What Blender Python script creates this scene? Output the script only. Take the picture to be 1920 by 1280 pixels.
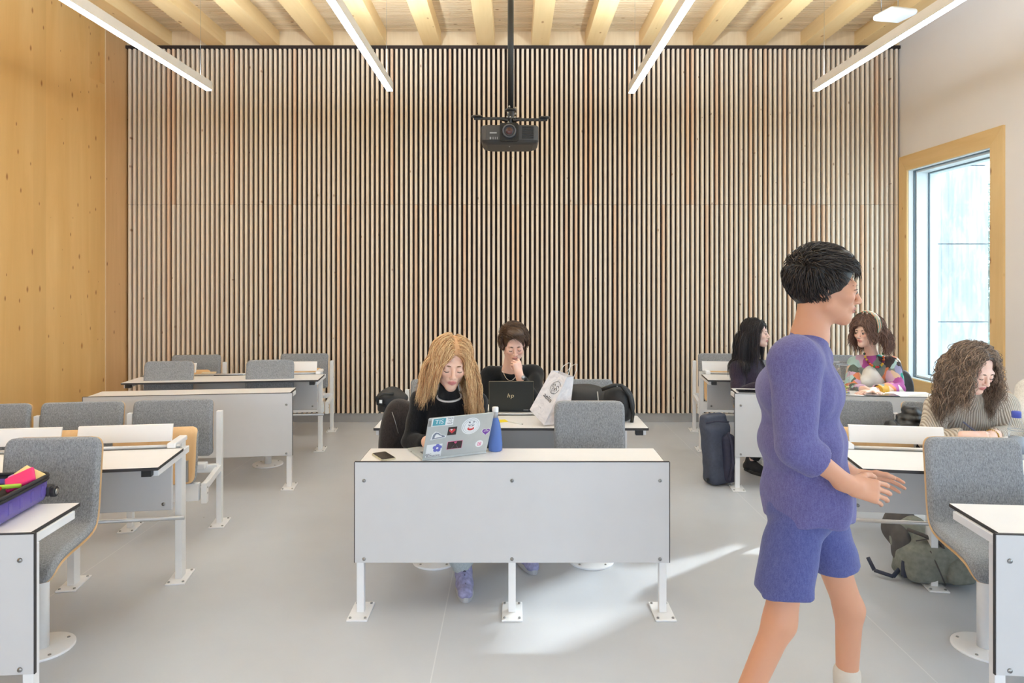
import bpy, bmesh, math, random
import numpy as np
from mathutils import Vector, Matrix

for _o in list(bpy.data.objects):
    bpy.data.objects.remove(_o)
SC = bpy.context.scene
COL = SC.collection
PI = math.pi
CAMH = 1.63
FPX = 1280.0

# ------------------------------------------------------------------ camera
cam_d = bpy.data.cameras.new('camera')
cam = bpy.data.objects.new('camera', cam_d)
COL.objects.link(cam)
cam.location = (0, 0, CAMH)
cam.rotation_euler = (math.radians(90), 0, 0)
cam_d.sensor_width = 36.0
cam_d.sensor_fit = 'HORIZONTAL'
cam_d.lens = 24.0
cam_d.shift_x = -2.0 / 1920
cam_d.shift_y = -116.0 / 1920
cam_d.clip_end = 300
SC.camera = cam

# ------------------------------------------------------------------ world, sun, exposure
world = bpy.data.worlds.new('daylight')
SC.world = world
world.use_nodes = True
_bg = world.node_tree.nodes['Background']
_bg.inputs[0].default_value = (0.72, 0.86, 1.0, 1)
_bg.inputs[1].default_value = 4.2
sun_d = bpy.data.lights.new('sun', 'SUN')
sun_d.energy = 6.0
sun_d.angle = math.radians(1.6)
sun_d.color = (0.96, 0.98, 1.0)
sun = bpy.data.objects.new('sun', sun_d)
COL.objects.link(sun)
_el = math.radians(25)
_sd = Vector((0.787 * math.cos(_el), 0.617 * math.cos(_el), math.sin(_el)))
sun.rotation_euler = _sd.to_track_quat('Z', 'Y').to_euler()
sun.location = (20, 16, 12)
LAMP_STRENGTH = 23.0
SC.view_settings.view_transform = 'Standard'
SC.view_settings.look = 'None'
SC.view_settings.gamma = 1.0
SC.view_settings.use_curve_mapping = False
SC.view_settings.exposure = 0.50
SC.cycles.max_bounces = 8
SC.cycles.diffuse_bounces = 5
SC.cycles.glossy_bounces = 3
SC.cycles.transmission_bounces = 6
SC.cycles.transparent_max_bounces = 12
SC.cycles.caustics_reflective = False
SC.cycles.caustics_refractive = False
SC.cycles.use_denoising = True
SC.cycles.sample_clamp_indirect = 6.0

# ------------------------------------------------------------------ helpers
def lin(c):
    return tuple(((x / 255.0) / 12.92 if x / 255.0 <= 0.04045 else ((x / 255.0 + 0.055) / 1.055) ** 2.4) for x in c)

def W(px, py, d):
    """point of the room at depth d that the photo shows at pixel px, py"""
    return Vector(((px - 962) / FPX * d, d, CAMH - (py - 524) / FPX * d))

def tag(o, label=None, cat=None, group=None, kind=None):
    if label: o['label'] = label
    if cat: o['category'] = cat
    if group: o['group'] = group
    if kind: o['kind'] = kind
    return o

def empty(name, loc=(0, 0, 0), rz=0.0):
    o = bpy.data.objects.new(name, None)
    COL.objects.link(o)
    o.location = loc
    o.rotation_euler = (0, 0, rz)
    o.empty_display_size = 0.1
    return o

def copy_tree(o, parent=None):
    c = o.copy()
    COL.objects.link(c)
    if parent is not None: c.parent = parent
    for ch in list(o.children):
        copy_tree(ch, c)
    return c

class MB:
    """collects shapes into one mesh"""
    def __init__(s):
        s.v = []; s.f = []; s.M = Matrix.Identity(4); s.sm = []
    def add(s, vs, fs, smooth=False):
        n = len(s.v)
        for v in vs: s.v.append(tuple(s.M @ Vector(v)))
        for f in fs:
            s.f.append(tuple(i + n for i in f)); s.sm.append(smooth)
        return s
    def box(s, x0, x1, y0, y1, z0, z1):
        vs = [(x0,y0,z0),(x1,y0,z0),(x1,y1,z0),(x0,y1,z0),(x0,y0,z1),(x1,y0,z1),(x1,y1,z1),(x0,y1,z1)]
        return s.add(vs, [(0,3,2,1),(4,5,6,7),(0,1,5,4),(1,2,6,5),(2,3,7,6),(3,0,4,7)])
    def prism(s, poly, z0, z1, axis='z'):
        """poly in the two other axes, extruded"""
        n = len(poly)
        def P(a, b, c):
            return (a, b, c) if axis == 'z' else ((c, a, b) if axis == 'x' else (a, c, b))
        vs = [P(a, b, z0) for a, b in poly] + [P(a, b, z1) for a, b in poly]
        fs = [tuple(range(n))[::-1], tuple(range(n, 2 * n))]
        fs += [(i, (i + 1) % n, (i + 1) % n + n, i + n) for i in range(n)]
        return s.add(vs, fs)
    def cyl(s, a, b, r0, r1=None, n=16, cap=True):
        r1 = r0 if r1 is None else r1
        return s.tube([a, b], [r0, r1], n, cap, smooth=True)
    def tube(s, path, rad, n=8, cap=True, smooth=True):
        path = [Vector(p) for p in path]
        if not hasattr(rad, '__len__'): rad = [rad] * len(path)
        vs = []; fs = []
        up = Vector((0.123, 0.321, 0.9))
        t0 = (path[1] - path[0]).normalized()
        if abs(t0.dot(up)) > 0.93: up = Vector((1, 0.1, 0))
        nx = t0.cross(up).normalized()
        for i, p in enumerate(path):
            t = (path[min(i + 1, len(path) - 1)] - path[max(i - 1, 0)])
            if t.length < 1e-9: t = t0
            t = t.normalized()
            nx = (nx - t * nx.dot(t))
            if nx.length < 1e-6: nx = t.orthogonal()
            nx.normalize()
            ny = t.cross(nx)
            for k in range(n):
                a = 2 * PI * k / n
                vs.append(tuple(p + nx * (rad[i] * math.cos(a)) + ny * (rad[i] * math.sin(a))))
        m = len(path)
        for i in range(m - 1):
            for k in range(n):
                fs.append((i * n + k, i * n + (k + 1) % n, (i + 1) * n + (k + 1) % n, (i + 1) * n + k))
        if cap:
            fs.append(tuple(range(n))[::-1]); fs.append(tuple((m - 1) * n + k for k in range(n)))
        return s.add(vs, fs, smooth)
    def lathe(s, prof, c=(0, 0, 0), n=28, smooth=True):
        vs = []; fs = []
        for r, z in prof:
            for k in range(n):
                a = 2 * PI * k / n
                vs.append((c[0] + r * math.cos(a), c[1] + r * math.sin(a), c[2] + z))
        for i in range(len(prof) - 1):
            for k in range(n):
                fs.append((i * n + k, i * n + (k + 1) % n, (i + 1) * n + (k + 1) % n, (i + 1) * n + k))
        if prof[0][0] > 1e-5: fs.append(tuple(range(n))[::-1])
        if prof[-1][0] > 1e-5: fs.append(tuple((len(prof) - 1) * n + k for k in range(n)))
        return s.add(vs, fs, smooth)
    def sphere(s, c, r, n=12, m=8):
        rr = r if hasattr(r, '__len__') else (r, r, r)
        vs = [(c[0], c[1], c[2] - rr[2])]; fs = []
        for i in range(1, m):
            th = -PI / 2 + PI * i / m
            for k in range(n):
                a = 2 * PI * k / n
                vs.append((c[0] + rr[0] * math.cos(th) * math.cos(a), c[1] + rr[1] * math.cos(th) * math.sin(a), c[2] + rr[2] * math.sin(th)))
        vs.append((c[0], c[1], c[2] + rr[2]))
        for k in range(n): fs.append((0, 1 + (k + 1) % n, 1 + k))
        for i in range(m - 2):
            for k in range(n):
                fs.append((1 + i * n + k, 1 + i * n + (k + 1) % n, 1 + (i + 1) * n + (k + 1) % n, 1 + (i + 1) * n + k))
        L = len(vs) - 1
        for k in range(n): fs.append((L, 1 + (m - 2) * n + k, 1 + (m - 2) * n + (k + 1) % n))
        return s.add(vs, fs, True)
    def torus(s, c, R, r, n=24, m=8, axis='z'):
        pts = []
        for k in range(n + 1):
            a = 2 * PI * k / n
            if axis == 'z': pts.append((c[0] + R * math.cos(a), c[1] + R * math.sin(a), c[2]))
            elif axis == 'y': pts.append((c[0] + R * math.cos(a), c[1], c[2] + R * math.sin(a)))
            else: pts.append((c[0], c[1] + R * math.cos(a), c[2] + R * math.sin(a)))
        return s.tube(pts, r, m, cap=False)
    def build(s, name, m, parent=None, bevel=0.0, origin=(0, 0, 0)):
        me = bpy.data.meshes.new(name)
        o = Vector(origin)
        me.from_pydata([tuple(Vector(v) - o) for v in s.v], [], s.f)
        me.polygons.foreach_set('use_smooth', s.sm)
        me.update()
        ob = bpy.data.objects.new(name, me)
        COL.objects.link(ob)
        if m is not None: me.materials.append(m)
        if parent is not None: ob.parent = parent
        elif any(origin): ob.location = o
        if bevel > 0:
            md = ob.modifiers.new('bevel', 'BEVEL'); md.width = bevel; md.segments = 2
            md.limit_method = 'ANGLE'; md.angle_limit = math.radians(40)
        return ob

def raw(name, V, F, m, parent=None, origin=(0, 0, 0), smooth=True, col=None):
    me = bpy.data.meshes.new(name)
    V = np.asarray(V, dtype=np.float64) - np.array(tuple(origin))
    me.from_pydata([tuple(v) for v in V.tolist()], [], [tuple(f) for f in (F.tolist() if hasattr(F, 'tolist') else F)])
    me.polygons.foreach_set('use_smooth', [smooth] * len(me.polygons))
    if col is not None:
        a = me.color_attributes.new('Col', 'FLOAT_COLOR', 'POINT')
        c4 = np.ones((len(V), 4)); c4[:, :3] = col
        a.data.foreach_set('color', c4.ravel())
    me.update()
    ob = bpy.data.objects.new(name, me)
    COL.objects.link(ob)
    me.materials.append(m)
    if parent is not None: ob.parent = parent
    else: ob.location = tuple(origin)
    return ob

# ------------------------------------------------------------------ materials
class NT:
    def __init__(s, name):
        s.m = bpy.data.materials.new(name); s.m.use_nodes = True
        s.t = s.m.node_tree; s.n = s.t.nodes; s.l = s.t.links
        s.b = s.n['Principled BSDF']
        s.tc = s.n.new('ShaderNodeTexCoord')
    def node(s, typ, **kw):
        nd = s.n.new(typ)
        for k, v in kw.items(): setattr(nd, k, v)
        return nd
    def link(s, a, b): s.l.new(a, b)
    def mapping(s, scale=(1, 1, 1), rot=(0, 0, 0), src='Object', loc=(0, 0, 0)):
        mp = s.node('ShaderNodeMapping')
        mp.inputs['Scale'].default_value = scale; mp.inputs['Rotation'].default_value = rot; mp.inputs['Location'].default_value = loc
        s.link(s.tc.outputs[src], mp.inputs['Vector'])
        return mp.outputs[0]
    def noise(s, vec, scale=5, detail=4, rough=0.5, dist=0.0):
        nd = s.node('ShaderNodeTexNoise')
        nd.inputs['Scale'].default_value = scale; nd.inputs['Detail'].default_value = detail
        nd.inputs['Roughness'].default_value = rough; nd.inputs['Distortion'].default_value = dist
        s.link(vec, nd.inputs['Vector'])
        return nd.outputs['Fac']
    def ramp(s, fac, stops):
        r = s.node('ShaderNodeValToRGB')
        e = r.color_ramp.elements
        while len(e) < len(stops): e.new(0.5)
        for i, (p, c) in enumerate(stops):
            e[i].position = p; e[i].color = (*c, 1) if len(c) == 3 else c
        s.link(fac, r.inputs[0])
        return r.outputs[0]
    def mix(s, fac, a, b, mode='MIX'):
        m = s.node('ShaderNodeMix', data_type='RGBA', blend_type=mode)
        if isinstance(fac, (int, float)): m.inputs[0].default_value = fac
        else: s.link(fac, m.inputs[0])
        for i, x in ((6, a), (7, b)):
            if isinstance(x, tuple): m.inputs[i].default_value = (*x[:3], 1)
            else: s.link(x, m.inputs[i])
        return m.outputs[2]
    def math(s, op, a, b=0.0):
        m = s.node('ShaderNodeMath', operation=op)
        for i, x in ((0, a), (1, b)):
            if isinstance(x, (int, float)): m.inputs[i].default_value = x
            else: s.link(x, m.inputs[i])
        return m.outputs[0]
    def color(s, x):
        if isinstance(x, tuple): s.b.inputs['Base Color'].default_value = (*x, 1)
        else: s.link(x, s.b.inputs['Base Color'])
    def bump(s, h, strength=0.3, dist=0.01):
        b = s.node('ShaderNodeBump')
        b.inputs['Strength'].default_value = strength; b.inputs['Distance'].default_value = dist
        s.link(h, b.inputs['Height']); s.link(b.outputs[0], s.b.inputs['Normal'])
    def set(s, rough=0.5, metal=0.0, spec=0.5, **kw):
        s.b.inputs['Roughness'].default_value = rough; s.b.inputs['Metallic'].default_value = metal
        s.b.inputs['Specular IOR Level'].default_value = spec
        return s.m

def plain(name, rgb, rough=0.5, metal=0.0, spec=0.5, nz=0.04, nscale=30.0, bump=0.0):
    """one colour with a slight procedural unevenness"""
    t = NT(name); c = lin(rgb)
    f = t.noise(t.mapping(), nscale, 3)
    t.color(t.ramp(f, [(0.3, tuple(x * (1 - nz) for x in c)), (0.7, tuple(min(1, x * (1 + nz)) for x in c))]))
    if bump: t.bump(f, bump, 0.004)
    return t.set(rough, metal, spec)

def wood(name, c1, c2, knot, along='z', rough=0.5, band=9.0, kscale=3.0, kamt=0.055, island=0.0, odd=None, planks=None, spec=0.35, kp=None, kprob=0.45):
    t = NT(name)
    st = {'x': (0.12, 1, 1), 'y': (1, 0.12, 1), 'z': (1, 1, 0.12)}[along]
    v = t.mapping(st)
    g = t.noise(v, band, 6, 0.6, 1.2)
    col = t.ramp(g, [(0.28, lin(c1)), (0.72, lin(c2))])
    fine = t.noise(t.mapping(tuple(x * (1 if x == 1 else 0.4) for x in st)), band * 14, 2)
    col = t.mix(t.math('MULTIPLY', fine, 0.22), col, tuple(x * 0.72 for x in lin(c1)))
    if planks:
        sx = t.node('ShaderNodeSeparateXYZ'); t.link(t.tc.outputs['Object'], sx.inputs[0])
        cell = t.math('FLOOR', t.math('DIVIDE', sx.outputs[planks[0]], planks[1]))
        wn = t.node('ShaderNodeTexWhiteNoise', noise_dimensions='1D'); t.link(cell, wn.inputs['W'])
        col = t.mix(t.math('MULTIPLY', wn.outputs['Value'], planks[2]), col, tuple(x * 0.8 for x in lin(c1)))
    kst = {'x': (0.45, 1, 1), 'y': (1, 0.45, 1), 'z': (1, 1, 0.45)}[along]
    vo = t.node('ShaderNodeTexVoronoi'); vo.inputs['Scale'].default_value = kscale
    vo.inputs['Randomness'].default_value = 1.0
    if kp:
        vo.voronoi_dimensions = '2D'
        s3 = t.node('ShaderNodeSeparateXYZ'); t.link(t.mapping(kst), s3.inputs[0])
        c3 = t.node('ShaderNodeCombineXYZ'); t.link(s3.outputs['XYZ'.index(kp[0])], c3.inputs[0]); t.link(s3.outputs['XYZ'.index(kp[1])], c3.inputs[1])
        t.link(c3.outputs[0], vo.inputs['Vector'])
    else: t.link(t.mapping(kst), vo.inputs['Vector'])
    rn = t.node('ShaderNodeSeparateColor'); t.link(vo.outputs['Color'], rn.inputs[0])
    kd = t.math('DIVIDE', vo.outputs['Distance'], t.math('ADD', rn.outputs[1], 0.25))
    kd = t.math('ADD', kd, t.math('MULTIPLY', t.math('SUBTRACT', fine, 0.5), kamt * 0.5))
    kf = t.ramp(kd, [(kamt * 0.35, (0.85, 0.85, 0.85)), (kamt, (0, 0, 0))])
    kf2 = t.math('MULTIPLY', kf, t.math('GREATER_THAN', rn.outputs[0], kprob))
    col = t.mix(kf2, col, lin(knot))
    if island:
        ge = t.node('ShaderNodeNewGeometry')
        ri = ge.outputs['Random Per Island']
        col = t.mix(t.math('MULTIPLY', ri, island), col, tuple(x * 0.62 for x in lin(c1)))
        if odd:
            wn2 = t.node('ShaderNodeTexWhiteNoise', noise_dimensions='1D')
            t.link(t.math('MULTIPLY', ri, 913.7), wn2.inputs['W'])
            of = t.math('MULTIPLY', t.math('GREATER_THAN', wn2.outputs['Value'], 0.87), 0.65)
            col = t.mix(of, col, lin(odd))
    t.color(col)
    t.bump(g, 0.12, 0.003)
    return t.set(rough, 0, spec)

def fabric(name, c1, c2, scale=260.0, rough=0.95, bump=0.35):
    t = NT(name)
    v = t.mapping()
    a = t.noise(v, scale, 3, 0.7)
    b = t.noise(t.mapping((1, 1, 0.35)), scale * 0.55, 2, 0.6)
    f = t.math('ADD', t.math('MULTIPLY', a, 0.6), t.math('MULTIPLY', b, 0.4))
    t.color(t.ramp(f, [(0.36, lin(c1)), (0.64, lin(c2))]))
    t.bump(f, bump, 0.002)
    m = t.set(rough, 0, 0.2)
    t.b.inputs['Sheen Weight'].default_value = 0.15
    return m

def emit(name, rgb, strength):
    t = NT(name)
    t.color((0.9, 0.9, 0.9))
    t.b.inputs['Emission Color'].default_value = (*rgb, 1)
    t.b.inputs['Emission Strength'].default_value = strength
    return t.m

def glass_pane(name, tint=(1, 1, 1), refl=0.08):
    m = bpy.data.materials.new(name); m.use_nodes = True
    n = m.node_tree.nodes; l = m.node_tree.links; n.clear()
    o = n.new('ShaderNodeOutputMaterial'); mx = n.new('ShaderNodeMixShader')
    tr = n.new('ShaderNodeBsdfTransparent'); gl = n.new('ShaderNodeBsdfGlossy')
    tr.inputs[0].default_value = (*tint, 1); gl.inputs['Roughness'].default_value = 0.02
    lw = n.new('ShaderNodeLayerWeight'); lw.inputs[0].default_value = 0.3
    mu = n.new('ShaderNodeMath'); mu.operation = 'MULTIPLY'; mu.inputs[1].default_value = refl * 4
    l.new(lw.outputs['Fresnel'], mu.inputs[0]); l.new(mu.outputs[0], mx.inputs[0])
    l.new(tr.outputs[0], mx.inputs[1]); l.new(gl.outputs[0], mx.inputs[2]); l.new(mx.outputs[0], o.inputs[0])
    return m

M = {}
M['white_metal'] = plain('white_powder_coat', (236, 236, 238), 0.4, nz=0.01)
M['laminate'] = plain('white_laminate', (240, 237, 236), 0.35, nz=0.012, nscale=8)
M['panel'] = plain('light_grey_panel', (205, 205, 208), 0.45, nz=0.012, nscale=8)
M['dark_edge'] = plain('dark_laminate_core', (52, 50, 52), 0.6)
M['black_plastic'] = plain('black_plastic', (24, 24, 25), 0.45, nz=0.1)
M['steel'] = plain('brushed_steel', (160, 160, 160), 0.32, 0.9, nz=0.05)
M['alu'] = plain('aluminium_tube', (200, 200, 202), 0.35, 0.6, nz=0.03)
M['grey_fabric'] = fabric('grey_wool_upholstery', (104, 106, 111), (170, 172, 177), 420)
M['ply'] = wood('beech_plywood', (214, 172, 124), (232, 196, 150), (190, 140, 90), 'z', 0.45, 6, 2.0, 0.01)
M['floor'] = None
# ------------------------------------------------------------------ implicit surfaces -> meshes
def _a(v): return np.array(tuple(v), dtype=np.float32)

class SDF:
    def __init__(s): s.ops = []; s.disp = []; s.lo = np.array([1e9] * 3); s.hi = -s.lo
    def _b(s, *pr):
        for p, r in pr:
            s.lo = np.minimum(s.lo, _a(p) - r); s.hi = np.maximum(s.hi, _a(p) + r)
    def cone(s, a, b, r1, r2=None, k=0.02, sub=False, flat=False):
        r2 = r1 if r2 is None else r2
        a = _a(a); b = _a(b)
        if not sub: s._b((a, r1), (b, r2))
        ab = b - a; L = float(ab @ ab) + 1e-12
        def f(P):
            t = np.clip((P - a) @ ab / L, 0, 1)
            q = P - a - t[:, None] * ab
            d = np.sqrt((q * q).sum(1)) - (r1 + (r2 - r1) * t)
            if flat: d = np.maximum(d, (P - b) @ ab / L ** .5)
            return d
        s.ops.append((f, k, sub)); return s
    def chain(s, pts, rad, k=0.02):
        for i in range(len(pts) - 1): s.cone(pts[i], pts[i + 1], rad[i], rad[i + 1], k)
        return s
    def ell(s, c, r, R=None, k=0.02, sub=False):
        c = _a(c); r = _a(r) if hasattr(r, '__len__') else _a((r, r, r))
        Rm = None if R is None else np.array(R, dtype=np.float32)
        if not sub: s._b((c, float(r.max())))
        def f(P):
            q = P - c
            if Rm is not None: q = q @ Rm
            k0 = np.sqrt(((q / r) ** 2).sum(1)); k1 = np.sqrt(((q / (r * r)) ** 2).sum(1)) + 1e-9
            return k0 * (k0 - 1) / k1
        s.ops.append((f, k, sub)); return s
    def box(s, c, h, rd=0.01, R=None, k=0.01, sub=False):
        c = _a(c); h = _a(h) - rd
        Rm = None if R is None else np.array(R, dtype=np.float32)
        if not sub: s._b((c, float(np.sqrt((h * h).sum()) + rd)))
        def f(P):
            q = P - c
            if Rm is not None: q = q @ Rm
            q = np.abs(q) - h
            return np.sqrt((np.maximum(q, 0) ** 2).sum(1)) + np.minimum(q.max(1), 0) - rd
        s.ops.append((f, k, sub)); return s
    def plane(s, p, n, k=0.01):
        """cut away everything on the side the normal points to"""
        p = _a(p); n = _a(Vector(n).normalized())
        s.ops.append((lambda P: -((P - p) @ n), k, True)); return s
    def merge(s, o, k=0.02):
        s.lo = np.minimum(s.lo, o.lo); s.hi = np.maximum(s.hi, o.hi)
        s.ops.append((o.ev, k, False)); return s
    def wrinkle(s, amp, freq, seed=0, stretch=(1, 1, 1)):
        rs = np.random.RandomState(seed)
        dirs = rs.normal(size=(5, 3)) * np.array(stretch); ph = rs.uniform(0, 6.28, 5)
        dirs = (dirs / np.linalg.norm(dirs, axis=1)[:, None] * freq * rs.uniform(0.6, 1.4, 5)[:, None]).astype(np.float32)
        def f(P):
            w = P @ dirs[0] + ph[0]
            acc = np.zeros(len(P), np.float32)
            for i in range(1, 5):
                acc += np.sin(P @ dirs[i] + ph[i] + 1.7 * np.sin(w * 0.6 + i))
            return acc * (amp / 3)
        s.disp.append(f); return s
    def ev(s, P):
        d = None
        for f, k, sub in s.ops:
            x = f(P)
            if d is None: d = x; continue
            if sub:
                h = np.clip(0.5 - 0.5 * (d + x) / k, 0, 1)
                d = d * (1 - h) - x * h + k * h * (1 - h)
            else:
                h = np.clip(0.5 + 0.5 * (d - x) / k, 0, 1)
                d = d * (1 - h) + x * h - k * h * (1 - h)
        for g in s.disp: d = d + g(P)
        return d
    def mesh(s, h=0.006, pad=0.02):
        lo = s.lo - pad; hi = s.hi + pad
        q = 4
        nc = np.ceil((hi - lo) / (h * q)).astype(int) + 2
        n = nc * q
        ax = [lo[i] + (np.arange(nc[i]) + 0.5) * h * q - 0.5 * h for i in range(3)]
        G = np.stack(np.meshgrid(*ax, indexing='ij'), -1).reshape(-1, 3).astype(np.float32)
        C = s.ev(G).reshape(nc)
        act = np.abs(C) < h * q * 1.5
        D = np.repeat(np.repeat(np.repeat(C, q, 0), q, 1), q, 2).astype(np.float32)
        Mk = np.repeat(np.repeat(np.repeat(act, q, 0), q, 1), q, 2)
        idx = np.argwhere(Mk)
        pts = (lo + idx * h).astype(np.float32)
        out = np.empty(len(pts), np.float32)
        for i in range(0, len(pts), 200000): out[i:i + 200000] = s.ev(pts[i:i + 200000])
        D[Mk] = out
        I = D < 0
        cs = [(a, b, c) for a in (0, 1) for b in (0, 1) for c in (0, 1)]
        m = [x - 1 for x in n]
        cnt = np.zeros(m, np.int8)
        for a, b, c in cs: cnt += I[a:a + m[0], b:b + m[1], c:c + m[2]]
        cell = np.argwhere((cnt > 0) & (cnt < 8))
        vid = -np.ones(m, np.int64); vid[tuple(cell.T)] = np.arange(len(cell))
        acc = np.zeros((len(cell), 3)); num = np.zeros(len(cell))
        for a, b, c in cs:
            for ax_ in range(3):
                if (a, b, c)[ax_] == 1: continue
                e = [a, b, c]; e[ax_] = 1
                v0 = D[cell[:, 0] + a, cell[:, 1] + b, cell[:, 2] + c]; v1 = D[cell[:, 0] + e[0], cell[:, 1] + e[1], cell[:, 2] + e[2]]
                cr = (v0 < 0) != (v1 < 0)
                t = np.where(cr, v0 / np.where(cr, v0 - v1, 1), 0)
                p = np.tile(np.array([a, b, c], float), (len(cell), 1)); p[:, ax_] = t
                acc += p * cr[:, None]; num += cr
        V = lo + (cell + acc / np.maximum(num, 1)[:, None]) * h
        F = []
        for ax_ in range(3):
            s0 = [slice(None)] * 3; s1 = [slice(None)] * 3
            s0[ax_] = slice(0, -1); s1[ax_] = slice(1, None)
            A = I[tuple(s0)]; B = I[tuple(s1)]
            e = np.argwhere(A != B)
            u, v = (ax_ + 1) % 3, (ax_ + 2) % 3
            ok = (e[:, u] > 0) & (e[:, v] > 0) & (e[:, u] < m[u]) & (e[:, v] < m[v])
            e = e[ok]
            ins = A[tuple(e.T)]
            def g(du, dv):
                c = e.copy(); c[:, u] -= du; c[:, v] -= dv
                return vid[tuple(c.T)]
            qd = np.stack([g(1, 1), g(0, 1), g(0, 0), g(1, 0)], 1)
            qd[~ins] = qd[~ins][:, ::-1]
            F.append(qd)
        F = np.concatenate(F)
        F = F[(F >= 0).all(1)]
        # two rounds of gentle smoothing
        for _ in range(2):
            S = np.zeros_like(V); cn = np.zeros(len(V))
            for i in range(4):
                a = F[:, i]; b = F[:, (i + 1) % 4]
                np.add.at(S, a, V[b]); np.add.at(cn, a, 1)
                np.add.at(S, b, V[a]); np.add.at(cn, b, 1)
            V = V * 0.55 + 0.45 * S / np.maximum(cn, 1)[:, None]
        return V, F

def join_vf(lst):
    Vs = []; Fs = []; n = 0
    for V, F in lst:
        Vs.append(V); Fs.append(F + n); n += len(V)
    return np.concatenate(Vs), np.concatenate(Fs)

def rotm(yaw=0, pitch=0, roll=0):
    """degrees; a head looking at the camera side (-Y); yaw + turns it to +X, pitch + bows it"""
    return (Matrix.Rotation(math.radians(yaw), 3, 'Z') @ Matrix.Rotation(math.radians(pitch), 3, 'X') @ Matrix.Rotation(math.radians(roll), 3, 'Y'))

# ------------------------------------------------------------------ people
def skin_mat(name='skin'):
    t = NT(name)
    at = t.node('ShaderNodeAttribute', attribute_name='Col')
    nz = t.noise(t.mapping(), 60, 3)
    t.color(t.mix(t.math('MULTIPLY', nz, 0.12), at.outputs['Color'], (0.55, 0.2, 0.15)))
    m = t.set(0.5, 0, 0.4)
    t.b.inputs['Subsurface Weight'].default_value = 0.12
    t.b.inputs['Subsurface Radius'].default_value = (0.01, 0.004, 0.002)
    return m
M['skin'] = skin_mat()

def hair_mat(name, dark, light, rough=0.42):
    t = NT(name)
    ge = t.node('ShaderNodeNewGeometry')
    nz = t.noise(t.mapping((1, 1, 0.25)), 120, 3)
    f = t.math('ADD', t.math('MULTIPLY', ge.outputs['Random Per Island'], 0.7), t.math('MULTIPLY', nz, 0.3))
    t.color(t.ramp(f, [(0.1, lin(dark)), (0.9, lin(light))]))
    return t.set(rough, 0, 0.45)

def head_sdf(hc, R, sc=1.0, male=False):
    """head with a face; local axes: x right, -y forward, z up"""
    s = SDF()
    hc = Vector(hc)
    def L(x, y, z): return hc + R @ (Vector((x, y, z)) * sc)
    E = lambda c, r, k=0.02, sub=False: s.ell(L(*c), tuple(x * sc for x in r), R, k, sub)
    E((0, .018, .038), (.074, .094, .082))
    E((0, -.028, -.03), (.060, .064, .082), .03)
    jaw = .052 if male else .046
    s.cone(L(-jaw, -.012, -.06), L(0, -.068, -.092), .018 * sc, .020 * sc, .025)
    s.cone(L(jaw, -.012, -.06), L(0, -.068, -.092), .018 * sc, .020 * sc, .025)
    E((0, -.077, -.096), (.019, .015, .015), .02)
    E((.036, -.064, -.022), (.024, .026, .022), .022)
    E((-.036, -.064, -.022), (.024, .026, .022), .022)
    s.cone(L(-.034, -.079, .02), L(.034, -.079, .02), .012 * sc, .012 * sc, .016)
    for sx in (-1, 1):
        s.ell(L(sx * .031, -.104, -.001), (.017 * sc, .017 * sc, .013 * sc), R, .012, True)
        s.ell(L(sx * .031, -.081, -.002), .0145 * sc, R, .004)
    s.cone(L(0, -.086, .012), L(0, -.111, -.030), .0075 * sc, .0095 * sc, .010)
    E((0, -.110, -.034), (.0092, .0105, .0085), .006)
    E((.011, -.101, -.037), (.0062, .009, .0068), .006)
    E((-.011, -.101, -.037), (.0062, .009, .0068), .006)
    E((0, -.083, -.058), (.026, .017, .020), .012)
    s.chain([L(-.021, -.091, -.0615), L(-.006, -.1015, -.0575), L(.006, -.1015, -.0575), L(.021, -.091, -.0615)], [.0025 * sc, .0044 * sc, .0044 * sc, .0025 * sc], .004)
    s.chain([L(-.019, -.090, -.0635), L(0, -.0985, -.0685), L(.019, -.090, -.0635)], [.0025 * sc, .0056 * sc, .0025 * sc], .004)
    s.cone(L(-.019, -.1015, -.0632), L(.019, -.1015, -.0632), .0017 * sc, .0017 * sc, .003, True)
    for sx in (-1, 1):
        Re = R @ Matrix.Rotation(math.radians(18 * sx), 3, 'Z')
        s.ell(L(sx * .076, .012, -.008), (.007 * sc, .017 * sc, .030 * sc), Re, .007)
        s.ell(L(sx * .083, .008, -.004), (.005 * sc, .009 * sc, .017 * sc), Re, .005, True)
    return s, L

def skin_colors(V, hc, R, sc, base, lip, blush=(1.0, .80, .76)):
    base = np.array(lin(base)); lipc = np.array(lin(lip))
    C = np.tile(base, (len(V), 1))
    Rm = np.array(R)
    q = (V - np.array(tuple(hc))) @ Rm / sc
    near = (np.abs(q) < .16).all(1)
    ld = ((q[:, 0] / .0225) ** 2 + ((q[:, 2] + .0635) / .0115) ** 2)
    lm = near & (ld < 1.15) & (q[:, 1] < -.082)
    w = np.clip((1.15 - ld) / .55, 0, .72)[:, None]
    C = np.where(lm[:, None], C * (1 - w) + lipc * w, C)
    for sx in (-1, 1):
        bd = ((q[:, 0] - sx * .04) / .025) ** 2 + ((q[:, 2] + .028) / .02) ** 2
        w = (np.clip(1 - bd, 0, 1) * .5 * (near & (q[:, 1] < -.03)))[:, None]
        C = C * (1 - w) + C * np.array(blush) * w
    return C

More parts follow.
